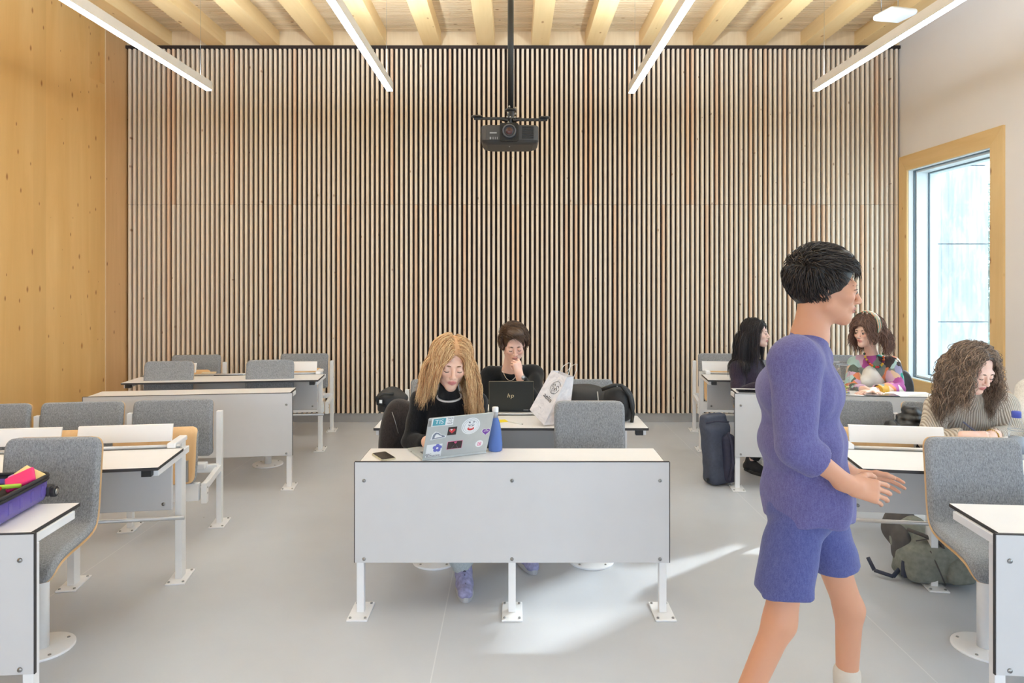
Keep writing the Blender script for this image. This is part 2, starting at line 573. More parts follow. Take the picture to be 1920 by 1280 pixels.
FINGER = [(.028, .088, .040, .024, .019, .0082), (.009, .093, .044, .027, .020, .0084), (-.010, .090, .040, .025, .019, .0080), (-.027, .080, .031, .019, .017, .0070)]
def hand_sdf(s, wrist, Rh, side=1, curl=(35, 40, 25), thumb=(35, 20), sc=1.0, spread=3.0, curls=None):
    """Rh columns: x toward thumb side, y along the fingers, z out of the back of the hand"""
    wrist = Vector(wrist)
    def L(x, y, z): return wrist + Rh @ (Vector((x * side, y, z)) * sc)
    s.cone(L(0, -.03, 0), L(0, .02, 0), .024 * sc, .025 * sc, .02)
    for x0, x1 in ((.018, .026), (.004, .008), (-.008, -.010), (-.018, -.025)):
        s.cone(L(x0, .015, 0), L(x1, .080, .001), .0145 * sc, .0115 * sc, .012)
    s.ell(L(.018, .035, -.010), (.016 * sc, .026 * sc, .012 * sc), Rh, .012)
    for i, (bx, by, l1, l2, l3, r) in enumerate(FINGER):
        c = curls[i] if curls else curl
        p = Vector((bx, by - .006, .001)); a = 0.0
        az = math.radians(spread * (1.5 - i))
        for j, ln in enumerate((l1, l2, l3)):
            a += math.radians(c[j])
            dv = Vector((math.sin(az) * math.cos(a), math.cos(az) * math.cos(a), -math.sin(a)))
            q = p + dv * ln
            s.cone(L(*p), L(*q), r * (1 - .09 * j) * sc, r * (1 - .09 * (j + 1)) * sc, .003 if j else .005)
            p = q
    t0 = Vector((.020, .020, -.006)); a = math.radians(thumb[0]); b = math.radians(thumb[1])
    d1 = Vector((math.sin(a), math.cos(a), -math.sin(b))).normalized()
    t1 = t0 + d1 * .042; a2 = a - math.radians(18)
    d2 = Vector((math.sin(a2), math.cos(a2), -math.sin(b) * 1.4)).normalized()
    t2 = t1 + d2 * .032; t3 = t2 + (d2 + Vector((-.25, .2, -.1))).normalized() * .024
    s.chain([L(*t0), L(*t1), L(*t2), L(*t3)], [.0155 * sc, .0112 * sc, .0098 * sc, .008 * sc], .006)

def frame(y, z):
    """matrix with columns x, y, z from a finger direction and the direction of the back of the hand"""
    y = Vector(y).normalized(); z = Vector(z); z = (z - y * z.dot(y)).normalized()
    x = y.cross(z)
    return Matrix((x, y, z)).transposed()

def tubes_mesh(paths, rad, n=4):
    """paths (N,S,3); rad (N,S) -> many tubes in one mesh, vectorised"""
    N, S, _ = paths.shape
    T = np.zeros_like(paths); T[:, 1:-1] = paths[:, 2:] - paths[:, :-2]; T[:, 0] = paths[:, 1] - paths[:, 0]; T[:, -1] = paths[:, -1] - paths[:, -2]
    T /= np.linalg.norm(T, axis=2, keepdims=True) + 1e-9
    ref = np.tile(np.array([.31, .42, .23]), (N, S, 1)) + 0 * T
    X = np.cross(T, ref); X /= np.linalg.norm(X, axis=2, keepdims=True) + 1e-9
    Y = np.cross(T, X)
    V = []
    for k in range(n):
        a = 2 * PI * k / n
        V.append(paths + X * (rad * math.cos(a))[:, :, None] + Y * (rad * math.sin(a))[:, :, None])
    V = np.stack(V, 2).reshape(-1, 3)
    base = (np.arange(N)[:, None] * S + np.arange(S - 1)[None]).reshape(-1) * n
    F = []
    for k in range(n):
        F.append(np.stack([base + k, base + (k + 1) % n, base + n + (k + 1) % n, base + n + k], 1))
    return V, np.concatenate(F)

def hair_strands(hc, R, sc, n, length, seed=1, part=0.01, drop=0.35, wave=0.004, wfreq=45, r=0.0032, colliders=(), hairline=.058, puff=0.012,
                 back=0.25, fore=0.0, steps=20, lvar=.2, sides=(1.0, 1.0), short=False, sweep=None, flare=0.0, facepush=True, xpull=(0, 0), lift=0.0, face=(.078, .115)):
    rs = np.random.RandomState(seed)
    Rm = np.array(R); hcv = np.array(tuple(hc))
    c = np.array([0, .018, .038]); rr = np.array([.080, .100, .088])
    pts = []
    while len(pts) < n:
        u = rs.normal(size=3); u /= np.linalg.norm(u)
        p = c + u * rr
        if p[2] < -.035: continue
        front = p[1] < -.02
        if front and p[2] < hairline + .35 * abs(p[0]) * (1 if p[1] < -.05 else 0): continue
        if p[1] < .01 and p[2] < .02 and not front: continue
        if p[1] < -.005 and p[2] < .03: continue
        pts.append(p)
    Pl = np.array(pts); U = (Pl - c) / rr
    sx = np.where(Pl[:, 0] > part, 1.0, -1.0)
    off = puff * rs.uniform(.3, 1.3, n)
    if sweep is not None:
        D = np.tile(np.array(sweep, float), (n, 1)) + rs.normal(size=(n, 3)) * .16 + U * np.array([.55, .35, .0])
        D[:, 2] -= .9 * (Pl[:, 2] < .06)
    else:
        D = np.stack([sx * 1.0, np.full(n, back) + fore * (Pl[:, 1] < -.03), np.full(n, -.05)], 1) + rs.normal(size=(n, 3)) * .10
    D /= np.linalg.norm(D, axis=1)[:, None]
    P = hcv + (Pl * sc) @ Rm.T
    D = D @ Rm.T
    ln = length * rs.uniform(1 - lvar, 1 + lvar * .5, n) * np.where(sx > 0, sides[1], sides[0])
    st = ln / (steps - 1)
    path = [P.copy()]
    cw = hcv + (c * sc) @ Rm.T
    for i in range(steps - 1):
        g = min(1.0, drop * (0.4 + i / (steps * .5)))
        down = np.tile(np.array([0, 0, -1.0]), (n, 1))
        if flare: down += (sx[:, None] * Rm[:, 0][None]) * flare
        down[:, 0] += np.where(sx > 0, xpull[1], xpull[0])
        D = D * (1 - g) + down * g
        D /= np.linalg.norm(D, axis=1)[:, None]
        q0 = (P - cw) @ Rm / sc
        nl = q0 / (rr * rr); nl /= np.linalg.norm(nl, axis=1)[:, None] + 1e-9
        nw = nl @ Rm.T
        kk = np.sqrt(((q0 / (rr + off[:, None] + .004)) ** 2).sum(1))
        hug = (kk < 1.10) & ((q0[:, 2] > -.01) | short)
        outw = np.maximum(0, (D * nw).sum(1) - lift)
        D = np.where(hug[:, None], D - nw * outw[:, None], D)
        D /= np.linalg.norm(D, axis=1)[:, None] + 1e-9
        Pn = P + D * st[:, None]
        q = (Pn - cw) @ Rm / sc
        rad = rr + off[:, None] + .004
        k = np.sqrt(((q / rad) ** 2).sum(1))
        ins = k < 1
        q = np.where(ins[:, None], q / np.maximum(k, .05)[:, None], q)
        if facepush:
            qz = q[:, 2] + c[2]; qy = q[:, 1] + c[1]
            lim = face[0] * np.sqrt(np.clip(1 - ((qz + .045) / face[1]) ** 2, 0, 1))
            inf = (qy < .0) & (np.abs(q[:, 0]) < lim)
            q[:, 0] = np.where(inf, sx * lim, q[:, 0])
        Pn = cw + (q * sc) @ Rm.T
        for (a, b, ra) in colliders:
            a_ = np.array(tuple(a)); b_ = np.array(tuple(b)); ab = b_ - a_
            t = np.clip((Pn - a_) @ ab / (ab @ ab + 1e-9), 0, 1)
            cc = a_ + t[:, None] * ab
            dv = Pn - cc; dd = np.linalg.norm(dv, axis=1)
            rr_ = ra + off
            hit = dd < rr_
            Pn = np.where(hit[:, None], cc + dv / np.maximum(dd, 1e-5)[:, None] * rr_[:, None], Pn)
        D = (Pn - P); D /= np.linalg.norm(D, axis=1)[:, None] + 1e-9
        P = Pn; path.append(P.copy())
    path = np.stack(path, 1)
    s = np.linspace(0, 1, steps)[None, :] * ln[:, None]
    ph = rs.uniform(0, 6.28, n)[:, None]; am = wave * np.clip(s / .06, 0, 1) * rs.uniform(.5, 1.5, n)[:, None]
    path[:, :, 0] += am * np.sin(s * wfreq * rs.uniform(.8, 1.2, n)[:, None] + ph)
    path[:, :, 1] += am * .8 * np.cos(s * wfreq + ph * 1.7)
    path[:, :, 2] += am * .4 * np.sin(s * wfreq * .8 + ph)
    pr = np.clip(np.linspace(0.75, 1.6, steps), 0, 1) * np.clip((1 - np.linspace(0, 1, steps)) * 4, .12, 1)
    rad = r * rs.uniform(.6, 1.2, n)[:, None] * pr[None]
    return tubes_mesh(path, rad, 4)

def hair_cap(hc, R, sc, grow=.010, hairline=.052, seed=3, down=-.05, back=True):
    s = SDF(); hc = Vector(hc)
    def L(x, y, z): return hc + R @ (Vector((x, y, z)) * sc)
    g = grow
    s.ell(L(0, .018, .038), tuple(x * sc for x in (.074 + g, .094 + g, .082 + g)), R)
    if back: s.ell(L(0, .045, down), tuple(x * sc for x in (.066, .062, .07)), R, .03)
    # free the face
    s.ell(L(0, -.095, -.035 + (hairline - .052)), tuple(x * sc for x in (.064, .085, .098)), R, .012, True)
    s.box(L(0, -.07, -.16), (.12, .085, .12), .02, R, .012, True)
    s.wrinkle(.0022, 160, seed, (1, 1, .3))
    return s

class Person:
    def __init__(s, J, label, skin=(232, 190, 168), lip=(196, 112, 108), sc=1.0, male=False, yaw=0, pitch=0, roll=0, name='person', eyes='down', brow=(70, 48, 36)):
        s.J = {k: Vector(v) for k, v in J.items()}
        s.R = rotm(yaw, pitch, roll); s.sc = sc; s.hc = s.J['head']; s.male = male
        J = s.J
        s.base = Vector((J['pelvis'].x, J['pelvis'].y, 0.0))
        hs, L = head_sdf(s.hc, s.R, sc, male); s.L = L
        nr = .052 if male else .043
        hs.cone(L(0, .022, -.055), J['neck'], nr * sc, (nr + .006) * sc, .03)
        hs.cone(J['neck'], J['neck'] + (J['chest'] - J['neck']) * .35 + Vector((0, .015, 0)), (nr + .002) * sc, .046 * sc, .03)
        parts = [hs.mesh(.0030)]
        b = SDF()
        b.cone(J['neck'], J['chest'], .05, .085, .05)
        b.cone(J['ls'], J['rs'], .052, .052, .05); b.cone(J['chest'], J['pelvis'], .095, .09, .05)
        for a in 'lr':
            b.cone(J[a + 's'], J[a + 'e'], .044, .036, .03); b.cone(J[a + 'e'], J[a + 'w'], .036, .024, .02)
            b.cone(J['pelvis'], J[a + 'h'], .070, .062, .04); b.cone(J[a + 'h'], J[a + 'k'], .062, .05, .03); b.cone(J[a + 'k'], J[a + 'a'], .048, .034, .03)
        parts.append(b.mesh(.011))
        s.hs = SDF()
        s.hands = s.hs
        s.parts = parts; s.skin = skin; s.lip = lip; s.label = label; s.name = name; s.eyes = eyes; s.brow = brow
    def hand(s, a, fingers, backdir, side=1, fore=.10, **kw):
        w = s.J[a + 'w']; e = s.J[a + 'e']
        h = SDF(); h.cone(w + (e - w).normalized() * fore, w, .031 * s.sc, .0245 * s.sc, .02)
        hand_sdf(h, w + (w - e).normalized() * .012, frame(fingers, backdir), side, sc=s.sc * kw.pop('hsc', 1.0), **kw)
        s.parts.append(h.mesh(.0030))
    def finish(s):
        V, F = join_vf(s.parts)
        C = skin_colors(V, s.hc, s.R, s.sc, s.skin, s.lip)
        s.ob = raw(s.name, V, F, M['skin'], None, s.base, True, C)
        tag(s.ob, s.label, 'person')
        L = s.L; sc = s.sc
        bm_ = plain('brow_' + s.name, s.brow, .7)
        for sx in (-1, 1):
            mb = MB()
            mb.tube([L(sx * .014, -.0915, .0175), L(sx * .023, -.0918, .0195), L(sx * .034, -.0885, .0205), L(sx * .047, -.0775, .0160)], [.0020 * sc, .0034 * sc, .0030 * sc, .0010 * sc], 6)
            mb.build('eyebrow', bm_, s.ob, origin=s.base)
        if s.eyes == 'down':
            for sx in (-1, 1):
                mb = MB()
                pts = [L(sx * (.031 + .0135 * math.cos(a)), -.0815 - .0135 * math.sin(a), -.0068 - .0035 * math.sin(a)) for a in [PI * i / 8 for i in range(9)]]
                mb.tube(pts, [.0005, .0011, .0014, .0016, .0016, .0016, .0014, .0011, .0005], 5)
                mb.build('eyelashes', M['lash'], s.ob, origin=s.base)
        else:
            for sx in (-1, 1):
                mb = MB(); mb.sphere(L(sx * .031, -.0825, -.0035), .0127 * sc, 14, 10)
                e = mb.build('eye', M['eyewhite'], s.ob, origin=s.base)
                mb = MB(); f = s.R @ Vector((0, -1, -.1)).normalized()
                c = Vector(L(sx * .031, -.0835, -.0035)); mb.sphere(c + f * .0075 * sc, .0072 * sc, 12, 8)
                mb.build('iris', M['iris'], e, origin=s.base)
                mb = MB()
                pts = [L(sx * (.031 + .0135 * math.cos(a)), -.0825 - .0135 * math.sin(a), .0015 + .0035 * math.sin(a)) for a in [PI * i / 8 for i in range(9)]]
                mb.tube(pts, [.0006, .0013, .0016, .0016, .0016, .0016, .0016, .0013, .0006], 5)
                mb.build('eyelashes', M['lash'], s.ob, origin=s.base)
        return s.ob
    def wear(s, name, sdf, m, h=.006, label=None, col=None):
        V, F = sdf.mesh(h) if isinstance(sdf, SDF) else sdf
        o = raw(name, V, F, m, s.ob, s.base)
        if label: o['label'] = label
        return o
    def top(s, tr=1.0, ur=.056, er=.048, wr=.036, k=.045, hem=1.0, cut=.0, bust=0.0, sleeve=1.0, wrink=(.0035, 60), seed=5, shw=.062, wd=.078, dp=1.0):
        J = s.J; t = SDF()
        ch = J['chest']; pe = J['pelvis']; nk = J['neck']
        ac = (J['rs'] - J['ls']).normalized()
        down = (pe - ch).normalized(); fw = ac.cross(down).normalized()
        if fw.y > 0 and abs(fw.y) > .3: fw = -fw
        s.fw = fw
        Rt = Matrix((ac, fw, ac.cross(fw))).transposed()
        half = (J['rs'] - J['ls']).length / 2
        t.cone(J['ls'] - ac * -.02, J['rs'] - ac * .02, shw, shw, .03)
        t.cone(nk + (ch - nk) * .22, ch, .062, .09, .03)
        end = ch + (pe - ch) * hem
        for i in range(4):
            c = ch + (end - ch) * (i / 3.0)
            w = (half * .84, half * .80, half * .76, half * .86)[i] * tr
            d = (.105, .105, .102, .115)[i] * tr * dp
            t.ell(c, (w, d, .13), Rt, k)
        if bust:
            for sx in (-1, 1):
                t.ell(ch + ac * .07 * sx + fw * .065 + down * .055, (.062 * bust, .055 * bust, .062 * bust), Rt, .035)
        for a in 'lr':
            sh, el, w = J[a + 's'], J[a + 'e'], J[a + 'w']
            t.cone(nk + (ch - nk) * .25, sh, .042, .050, .035)
            t.cone(sh, el, ur * 1.05, er, .03)
            if sleeve > 0: t.cone(el, el + (w - el) * sleeve, er, wr, .012, flat=True)
        t.wrinkle(wrink[0], wrink[1], seed)
        return t
    def legs(s, hr=.10, kr=.066, ar=.05, to=.95, k=.04, wrink=(.004, 45), seed=8):
        J = s.J; t = SDF()
        t.ell(J['pelvis'], (.165, .13, .12), None, .04)
        for a in 'lr':
            t.cone(J[a + 'h'], J[a + 'k'], hr * .9, kr, k)
            t.cone(J[a + 'k'], J[a + 'k'] + (J[a + 'a'] - J[a + 'k']) * to, kr, ar, .02, flat=True)
        t.wrinkle(wrink[0], wrink[1], seed)
        return t

def shoe(P, a, toe, m, sole, name='shoe', sc=1.0, laces=None):
    an = P.J[a + 'a']; d = Vector((toe[0], toe[1], 0)).normalized()
    R = frame(d, (0, 0, 1))
    g = Vector((an.x, an.y, 0))
    def L(x, y, z): return g + R @ (Vector((x, y, z)) * sc)
    t = SDF()
    t.cone(L(0, -.045, .04), L(0, .06, .035), .036 * sc, .036 * sc, .03)
    t.cone(L(0, .06, .035), L(0, .15, .03), .036 * sc, .034 * sc, .03)
    t.cone(L(0, -.03, .05), L(0, -.015, .10), .038 * sc, .04 * sc, .03)
    t.cone(L(0, .03, .075), L(0, .09, .055), .028 * sc, .024 * sc, .03)
    t.plane(g + Vector((0, 0, .018)), (0, 0, -1))
    V, F = t.mesh(.0045)
    o = raw(name, V, F, m, P.ob, P.base)
    mb = MB(); mb.M = Matrix.Translation(g) @ R.to_4x4()
    pts = []
    for i in range(28):
        a_ = 2 * PI * i / 28
        x = .043 * math.cos(a_); y = .05 + .135 * math.sin(a_)
        x *= 1 - .18 * (1 if y < 0 else 0)
        pts.append((x * sc, y * sc))
    # frame x may be mirrored: prism is symmetric
    mb.prism(pts, .0, .026 * sc)
    so = mb.build('sole', sole, o, .004, origin=P.base)
    if laces:
        mb = MB()
        for i in range(5):
            y = .035 + .022 * i; z = .098 - .010 * i
            mb.tube([L(-.026, y, z - .014), L(0, y + .006, z + .008), L(.026, y, z - .014)], .003, 5)
        mb.build('laces', laces, o, origin=P.base)
    return o
M['lash'] = plain('dark_lashes', (28, 20, 18), .6)
M['eyewhite'] = plain('eye_white', (225, 220, 215), .3)
M['iris'] = plain('dark_iris', (38, 26, 22), .2)
# ------------------------------------------------------------------ the room
XW = 4.42; YB = 7.84; YF = -3.2; ZC = 4.30; ZD = 4.45
def struct(o, name=None):
    o['kind'] = 'structure'; return o

t = NT('grey_resin_floor')
nf = t.noise(t.mapping(), 0.9, 4, 0.6)
colf = t.ramp(nf, [(0.3, lin((187, 190, 197))), (0.7, lin((198, 201, 207)))])
n2 = t.noise(t.mapping(), 60, 3)
colf = t.mix(t.math('MULTIPLY', n2, 0.06), colf, lin((150, 148, 146)))
vo = t.node('ShaderNodeTexVoronoi'); vo.inputs['Scale'].default_value = 1.6; t.link(t.tc.outputs['Object'], vo.inputs['Vector'])
colf = t.mix(t.ramp(vo.outputs['Distance'], [(0.010, (1, 1, 1)), (0.014, (0, 0, 0))]), colf, lin((120, 118, 116)))
sx = t.node('ShaderNodeSeparateXYZ'); t.link(t.tc.outputs['Object'], sx.inputs[0])
sm = t.math('ABSOLUTE', t.math('SUBTRACT', t.math('MODULO', t.math('ADD', sx.outputs[0], 20.5 + 0.337 - 1.025 + 1.025), 2.05), 0.0))
seam = t.math('LESS_THAN', sm, 0.005)
colf = t.mix(t.math('MULTIPLY', seam, 0.35), colf, lin((236, 236, 236)))
t.color(colf)
t.link(t.ramp(t.noise(t.mapping(), 3, 3), [(0.3, (0.31,) * 3), (0.7, (0.38,) * 3)]), t.b.inputs['Roughness'])
M['floor'] = t.m; t.b.inputs['Specular IOR Level'].default_value = 0.45

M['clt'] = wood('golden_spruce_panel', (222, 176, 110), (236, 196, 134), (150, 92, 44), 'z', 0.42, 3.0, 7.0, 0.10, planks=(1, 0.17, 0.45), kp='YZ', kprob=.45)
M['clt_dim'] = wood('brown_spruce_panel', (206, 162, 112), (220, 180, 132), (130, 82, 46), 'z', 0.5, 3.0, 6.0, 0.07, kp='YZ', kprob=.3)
M['beam'] = wood('spruce_beam', (228, 192, 134), (240, 210, 160), (168, 112, 66), 'y', 0.5, 3.2, 5.0, 0.075, kp='XY', kprob=.5)
M['deck'] = wood('spruce_acoustic_battens', (224, 194, 152), (240, 216, 180), (150, 100, 60), 'x', 0.55, 7, 5, 0.06, island=0.35, kp='XY', kprob=.5)
M['infill'] = wood('pale_spruce_infill', (224, 196, 156), (238, 214, 178), (150, 100, 60), 'z', 0.55, 7, 3, 0.03)
M['slat'] = wood('pine_slats', (236, 216, 194), (244, 230, 212), (156, 112, 80), 'z', 0.5, 4, 6, 0.05, kp='XZ', kprob=.5, island=0.14, odd=(226, 186, 152))
M['slat_back'] = plain('black_acoustic_felt', (54, 43, 39), 0.95, nz=0.1)
M['plaster'] = plain('white_plaster', (232, 226, 222), 0.9, nz=0.01, nscale=3)
M['skirt'] = plain('grey_skirting', (158, 158, 160), 0.6, nz=0.08, nscale=5)
M['casing'] = wood('knotty_pine_casing', (218, 180, 122), (234, 202, 148), (160, 104, 58), 'z', 0.42, 4, 5, 0.09, kp='YZ', kprob=.4)
M['casing_h'] = wood('knotty_pine_casing_across', (218, 180, 122), (234, 202, 148), (160, 104, 58), 'y', 0.42, 4, 5, 0.09, kp='YZ', kprob=.4)
M['reveal'] = plain('pale_blue_white_frame', (226, 234, 238), 0.4, nz=0.01)
M['gasket'] = plain('grey_gasket', (110, 128, 140), 0.5)
M['glass'] = glass_pane('window_glass', (0.93, 0.97, 0.97))

mb = MB(); mb.box(-XW - .1, XW + .1, YF, YB + .1, -.12, 0)
struct(mb.build('floor', M['floor']))

# back wall, dark felt behind vertical slats
mb = MB(); mb.box(-XW - .1, XW + .1, YB, YB + .15, 0, ZD + .1)
wb = struct(mb.build('wall_back', M['slat_back']))
mb = MB(); n = 159; pitch = 2 * (XW - .012) / n
rs = random.Random(4)
for i in range(n):
    x = -XW + .012 + pitch * (i + .5); w = .0142; y0 = YB - .052; y1 = YB - .004; c = .006
    for z0, z1 in ((.105, 2.484), (2.488, 4.262)):
        poly = [(x - w, y1), (x - w, y0 + c), (x - w + c * .35, y0 + c * .3), (x - w + c, y0), (x + w - c, y0), (x + w - c * .35, y0 + c * .3), (x + w, y0 + c), (x + w, y1)]
        mb.prism(poly, z0, z1)
sl = mb.build('slat_cladding', M['slat'], wb)
mb = MB(); mb.box(-XW, XW, YB - .056, YB, 4.266, 4.30)
mb.build('top_trim', M['slat_back'], wb)
mb = MB(); mb.box(-XW, XW, YB - .03, YB, 0, .10)
struct(mb.build('baseboard_back', M['skirt']))

# left wall of glued spruce, with a shallow niche near the corner
mb = MB(); T = .14; y_s = 7.40
ny0, ny1, nz0 = 7.12, 7.385, 3.74
mb.box(-XW - T, -XW, YF, ny0, 0, ZD); mb.box(-XW - T, -XW, ny0, y_s, 0, nz0)
mb.box(-XW - T, -XW - .05, ny0, ny1, nz0, ZD)
mb.box(-XW - T, -XW, ny1, y_s, nz0, ZD)
wl = struct(mb.build('wall_left', M['clt']))
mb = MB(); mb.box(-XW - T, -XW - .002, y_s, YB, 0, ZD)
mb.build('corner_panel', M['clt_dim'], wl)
mb = MB(); mb.box(-XW - .01, -XW + .004, y_s - .006, y_s + .006, 0, ZD)
mb.build('joint_strip', M['infill'], wl)

# right wall of white plaster with the window openings
T = .30
wy0, wy1, wz0, wz1 = 6.30, 7.63, .54, 2.85
mb = MB()
mb.box(XW, XW + T, YF, -.4, 0, ZD)
mb.box(XW, XW + T, 5.2, wy0, 0, ZD); mb.box(XW, XW + T, wy1, YB + .1, 0, ZD)
mb.box(XW, XW + T, wy0, wy1, 0, wz0); mb.box(XW, XW + T, wy0, wy1, wz1, ZD)
mb.box(XW, XW + T, -.4, 5.2, 0, .5); mb.box(XW, XW + T, -.4, 5.2, 2.9, ZD)
mb.box(XW, XW + T, 2.3, 2.6, .5, 2.9)
struct(mb.build('wall_right', M['plaster']))
# front wall behind the camera, glazed
mb = MB()
mb.box(-XW, XW, YF - .2, YF, 0, .9); mb.box(-XW, XW, YF - .2, YF, 2.9, ZD)
mb.box(-XW, -XW + .5, YF - .2, YF, .9, 2.9); mb.box(XW - .5, XW, YF - .2, YF, .9, 2.9); mb.box(-.15, .15, YF - .2, YF, .9, 2.9)
struct(mb.build('wall_front', M['plaster']))

def window(name, x, y0, y1, z0, z1, cw, detail):
    """casing, reveal frame and pane in the right wall"""
    r = empty(name, (x, (y0 + y1) / 2, z0)); r['kind'] = 'structure'
    o = r.location
    def add(b, nm, m, bev=0.0, par=None):
        ob = b.build(nm, m, par or r, bev, origin=o); return ob
    yb = min(y1 + cw, YB - .052)
    mb = MB()
    mb.prism([(y0 - cw, z0 - cw), (y0, z0), (y0, z1), (y0 - cw, z1 + cw)], x - .022, x + .02, 'x')
    mb.prism([(y1, z0), (yb, z0 - (yb - y1)), (yb, z1 + (yb - y1)), (y1, z1)], x - .022, x + .02, 'x')
    add(mb, 'side_casing', M['casing'], .003)
    mb = MB()
    mb.prism([(y0 - cw, z1 + cw), (y0, z1), (y1, z1), (yb, z1 + (yb - y1)), (yb, z1 + cw)], x - .022, x + .02, 'x')
    add(mb, 'head_casing', M['casing_h'], .003)
    mb = MB()
    mb.prism([(y0 - cw, z0 - cw), (yb, z0 - cw), (yb, z0 - (yb - y1)), (y1, z0), (y0, z0)], x - .022, x + .02, 'x')
    add(mb, 'sill_casing', M['casing_h'], .003)
    for nm, m, d0, d1, t_ in (('inner_lining', M['reveal'], .0, .05, .004), ('gasket', M['gasket'], .05, .075, .012), ('sash', M['reveal'], .075, .20, .03), ('outer_gasket', M['gasket'], .20, .212, .040), ('outer_frame', M['reveal'], .212, .30, .045)):
        mb = MB()
        mb.box(x + d0, x + d1, y0, y0 + t_, z0, z1); mb.box(x + d0, x + d1, y1 - t_, y1, z0, z1)
        mb.box(x + d0, x + d1, y0 + t_, y1 - t_, z0, z0 + t_); mb.box(x + d0, x + d1, y0 + t_, y1 - t_, z1 - t_, z1)
        add(mb, nm, m)
    mb = MB(); mb.box(x + .205, x + .209, y0 + .03, y1 - .03, z0 + .03, z1 - .03)
    add(mb, 'pane', M['glass'])
    return r
window('window_1', XW, wy0, wy1, wz0, wz1, .17, True)
window('window_2', XW, 2.6, 5.2, .5, 2.9, .12, False)
window('window_3', XW, -.4, 2.3, .5, 2.9, .12, False)

# ceiling: acoustic battens above deep beams
mb = MB(); mb.box(-XW - .1, XW + .1, YF - .1, YB + .1, ZD + .02, ZD + .14)
ce = struct(mb.build('ceiling', plain('dark_gap_above_battens', (72, 52, 36), .9)))
mb = MB(); y = YB - .05; rs = random.Random(9)
while y > YF:
    mb.box(-XW, XW, y - .038, y, ZD + .012, ZD + .022); y -= .058
mb.build('batten_lining', M['deck'], ce)
for k in range(-7, 7):
    x = .308 + .616 * k
    mb = MB(); x0 = x - .100; x1 = x + .100
    if k == -7: x0 = -XW + .0
    if k == 6: x1 = min(x1, XW)
    mb.box(x0 if k != -7 else x - .1, x1, YF, YB, ZC, ZD + .02)
    b = struct(mb.build('trim_%d' % (k + 8), M['beam'], None, .004))
mb = MB()
mb.box(-XW, XW, YB - .03, YB, ZC, ZD + .02)
struct(mb.build('trim_15', M['infill']))

# outside: facade return with joints, ground, trees
M['facade'] = None
t = NT('pale_streaked_facade')
st = t.noise(t.mapping((1, 1, .25), (0, math.radians(32), 0)), 9, 5, .7, .4)
t.color(t.ramp(st, [(0.42, lin((178, 184, 190))), (0.60, lin((214, 216, 220)))]))
M['facade'] = t.set(.8)
r = empty('facade_fin', (5.0, 7.72, 0)); r['kind'] = 'structure'
zj = [-.4, .28, 1.155, 2.03, 2.91, 4.2]
for a, b in zip(zj[:-1], zj[1:]):
    mb = MB(); mb.box(XW + .31, 5.33, 7.66, 7.80, a + .006, b - .006); mb.build('facade_panel', M['facade'], r, origin=r.location)
mb = MB(); mb.box(XW + .31, 5.31, 7.68, 7.79, -.4, 4.2); mb.build('backing', M['gasket'], r, origin=r.location)
# unseen fins added before the other two openings to block the low sun
for i, y in enumerate((0.45, 1.4, 2.45, 3.35, 4.25, 5.22)):
    mb = MB(); mb.box(XW + .33, 5.55, y, y + .09, -.2, 3.3)
    struct(mb.build('trim_%d' % (16 + i), M['facade']))
mb = MB(); mb.box(XW + .3, 40, -30, 60, -.35, -.3)
o = mb.build('courtyard_ground', plain('pale_gravel', (176, 178, 170), .9, nscale=4)); o['kind'] = 'structure'

M['bark'] = plain('grey_bark', (128, 132, 128), .9, nz=.2, bump=.4)
M['leaf'] = plain('pale_leaves', (120, 146, 140), .8, nz=.25, nscale=6)
def tree(x, y, seed, h, label):
    rs = random.Random(seed)
    r = empty('tree', (x, y, -.3)); tag(r, label, 'tree')
    mb = MB(); lv = MB()
    def branch(p, d, L, rad, lvl):
        n = 5; pts = [p]; q = p.copy(); dd = d.copy()
        for i in range(n):
            dd = (dd + Vector((rs.gauss(0, .18), rs.gauss(0, .18), rs.gauss(.03, .12)))).normalized()
            q = q + dd * (L / n); pts.append(q.copy())
        mb.tube(pts, [rad * (1 - .14 * i) for i in range(n + 1)], 6)
        if lvl == 0:
            for q in pts:
                for _ in range(7):
                    c = q + Vector((rs.gauss(0, .12), rs.gauss(0, .12), rs.gauss(0, .12)))
                    a = Vector((rs.gauss(0, 1), rs.gauss(0, 1), rs.gauss(0, 1))).normalized() * .055
                    b = a.orthogonal().normalized() * .03
                    lv.add([c - a, c + b, c + a, c - b], [(0, 1, 2, 3)])
            return
        for k in range(5 if lvl > 1 else 4):
            f = rs.uniform(.3, 1); i = min(n, int(f * n))
            nd = (dd * .6 + Vector((rs.gauss(0, .7), rs.gauss(0, .7), rs.gauss(.2, .4)))).normalized()
            branch(pts[i], nd, L * .55, rad * .5, lvl - 1)
    branch(Vector((x, y, -.3)), Vector((0, 0, 1)), h, .11, 3)
    mb.build('trunk', M['bark'], r, origin=r.location); f = lv.build('foliage', M['leaf'], r, origin=r.location)
tree(9.2, 13.0, 3, 3.8, 'pale leafy tree outside the window, close behind the white facade edge')
tree(13.0, 18.6, 8, 4.4, 'taller pale tree outside the window, farther behind the facade')

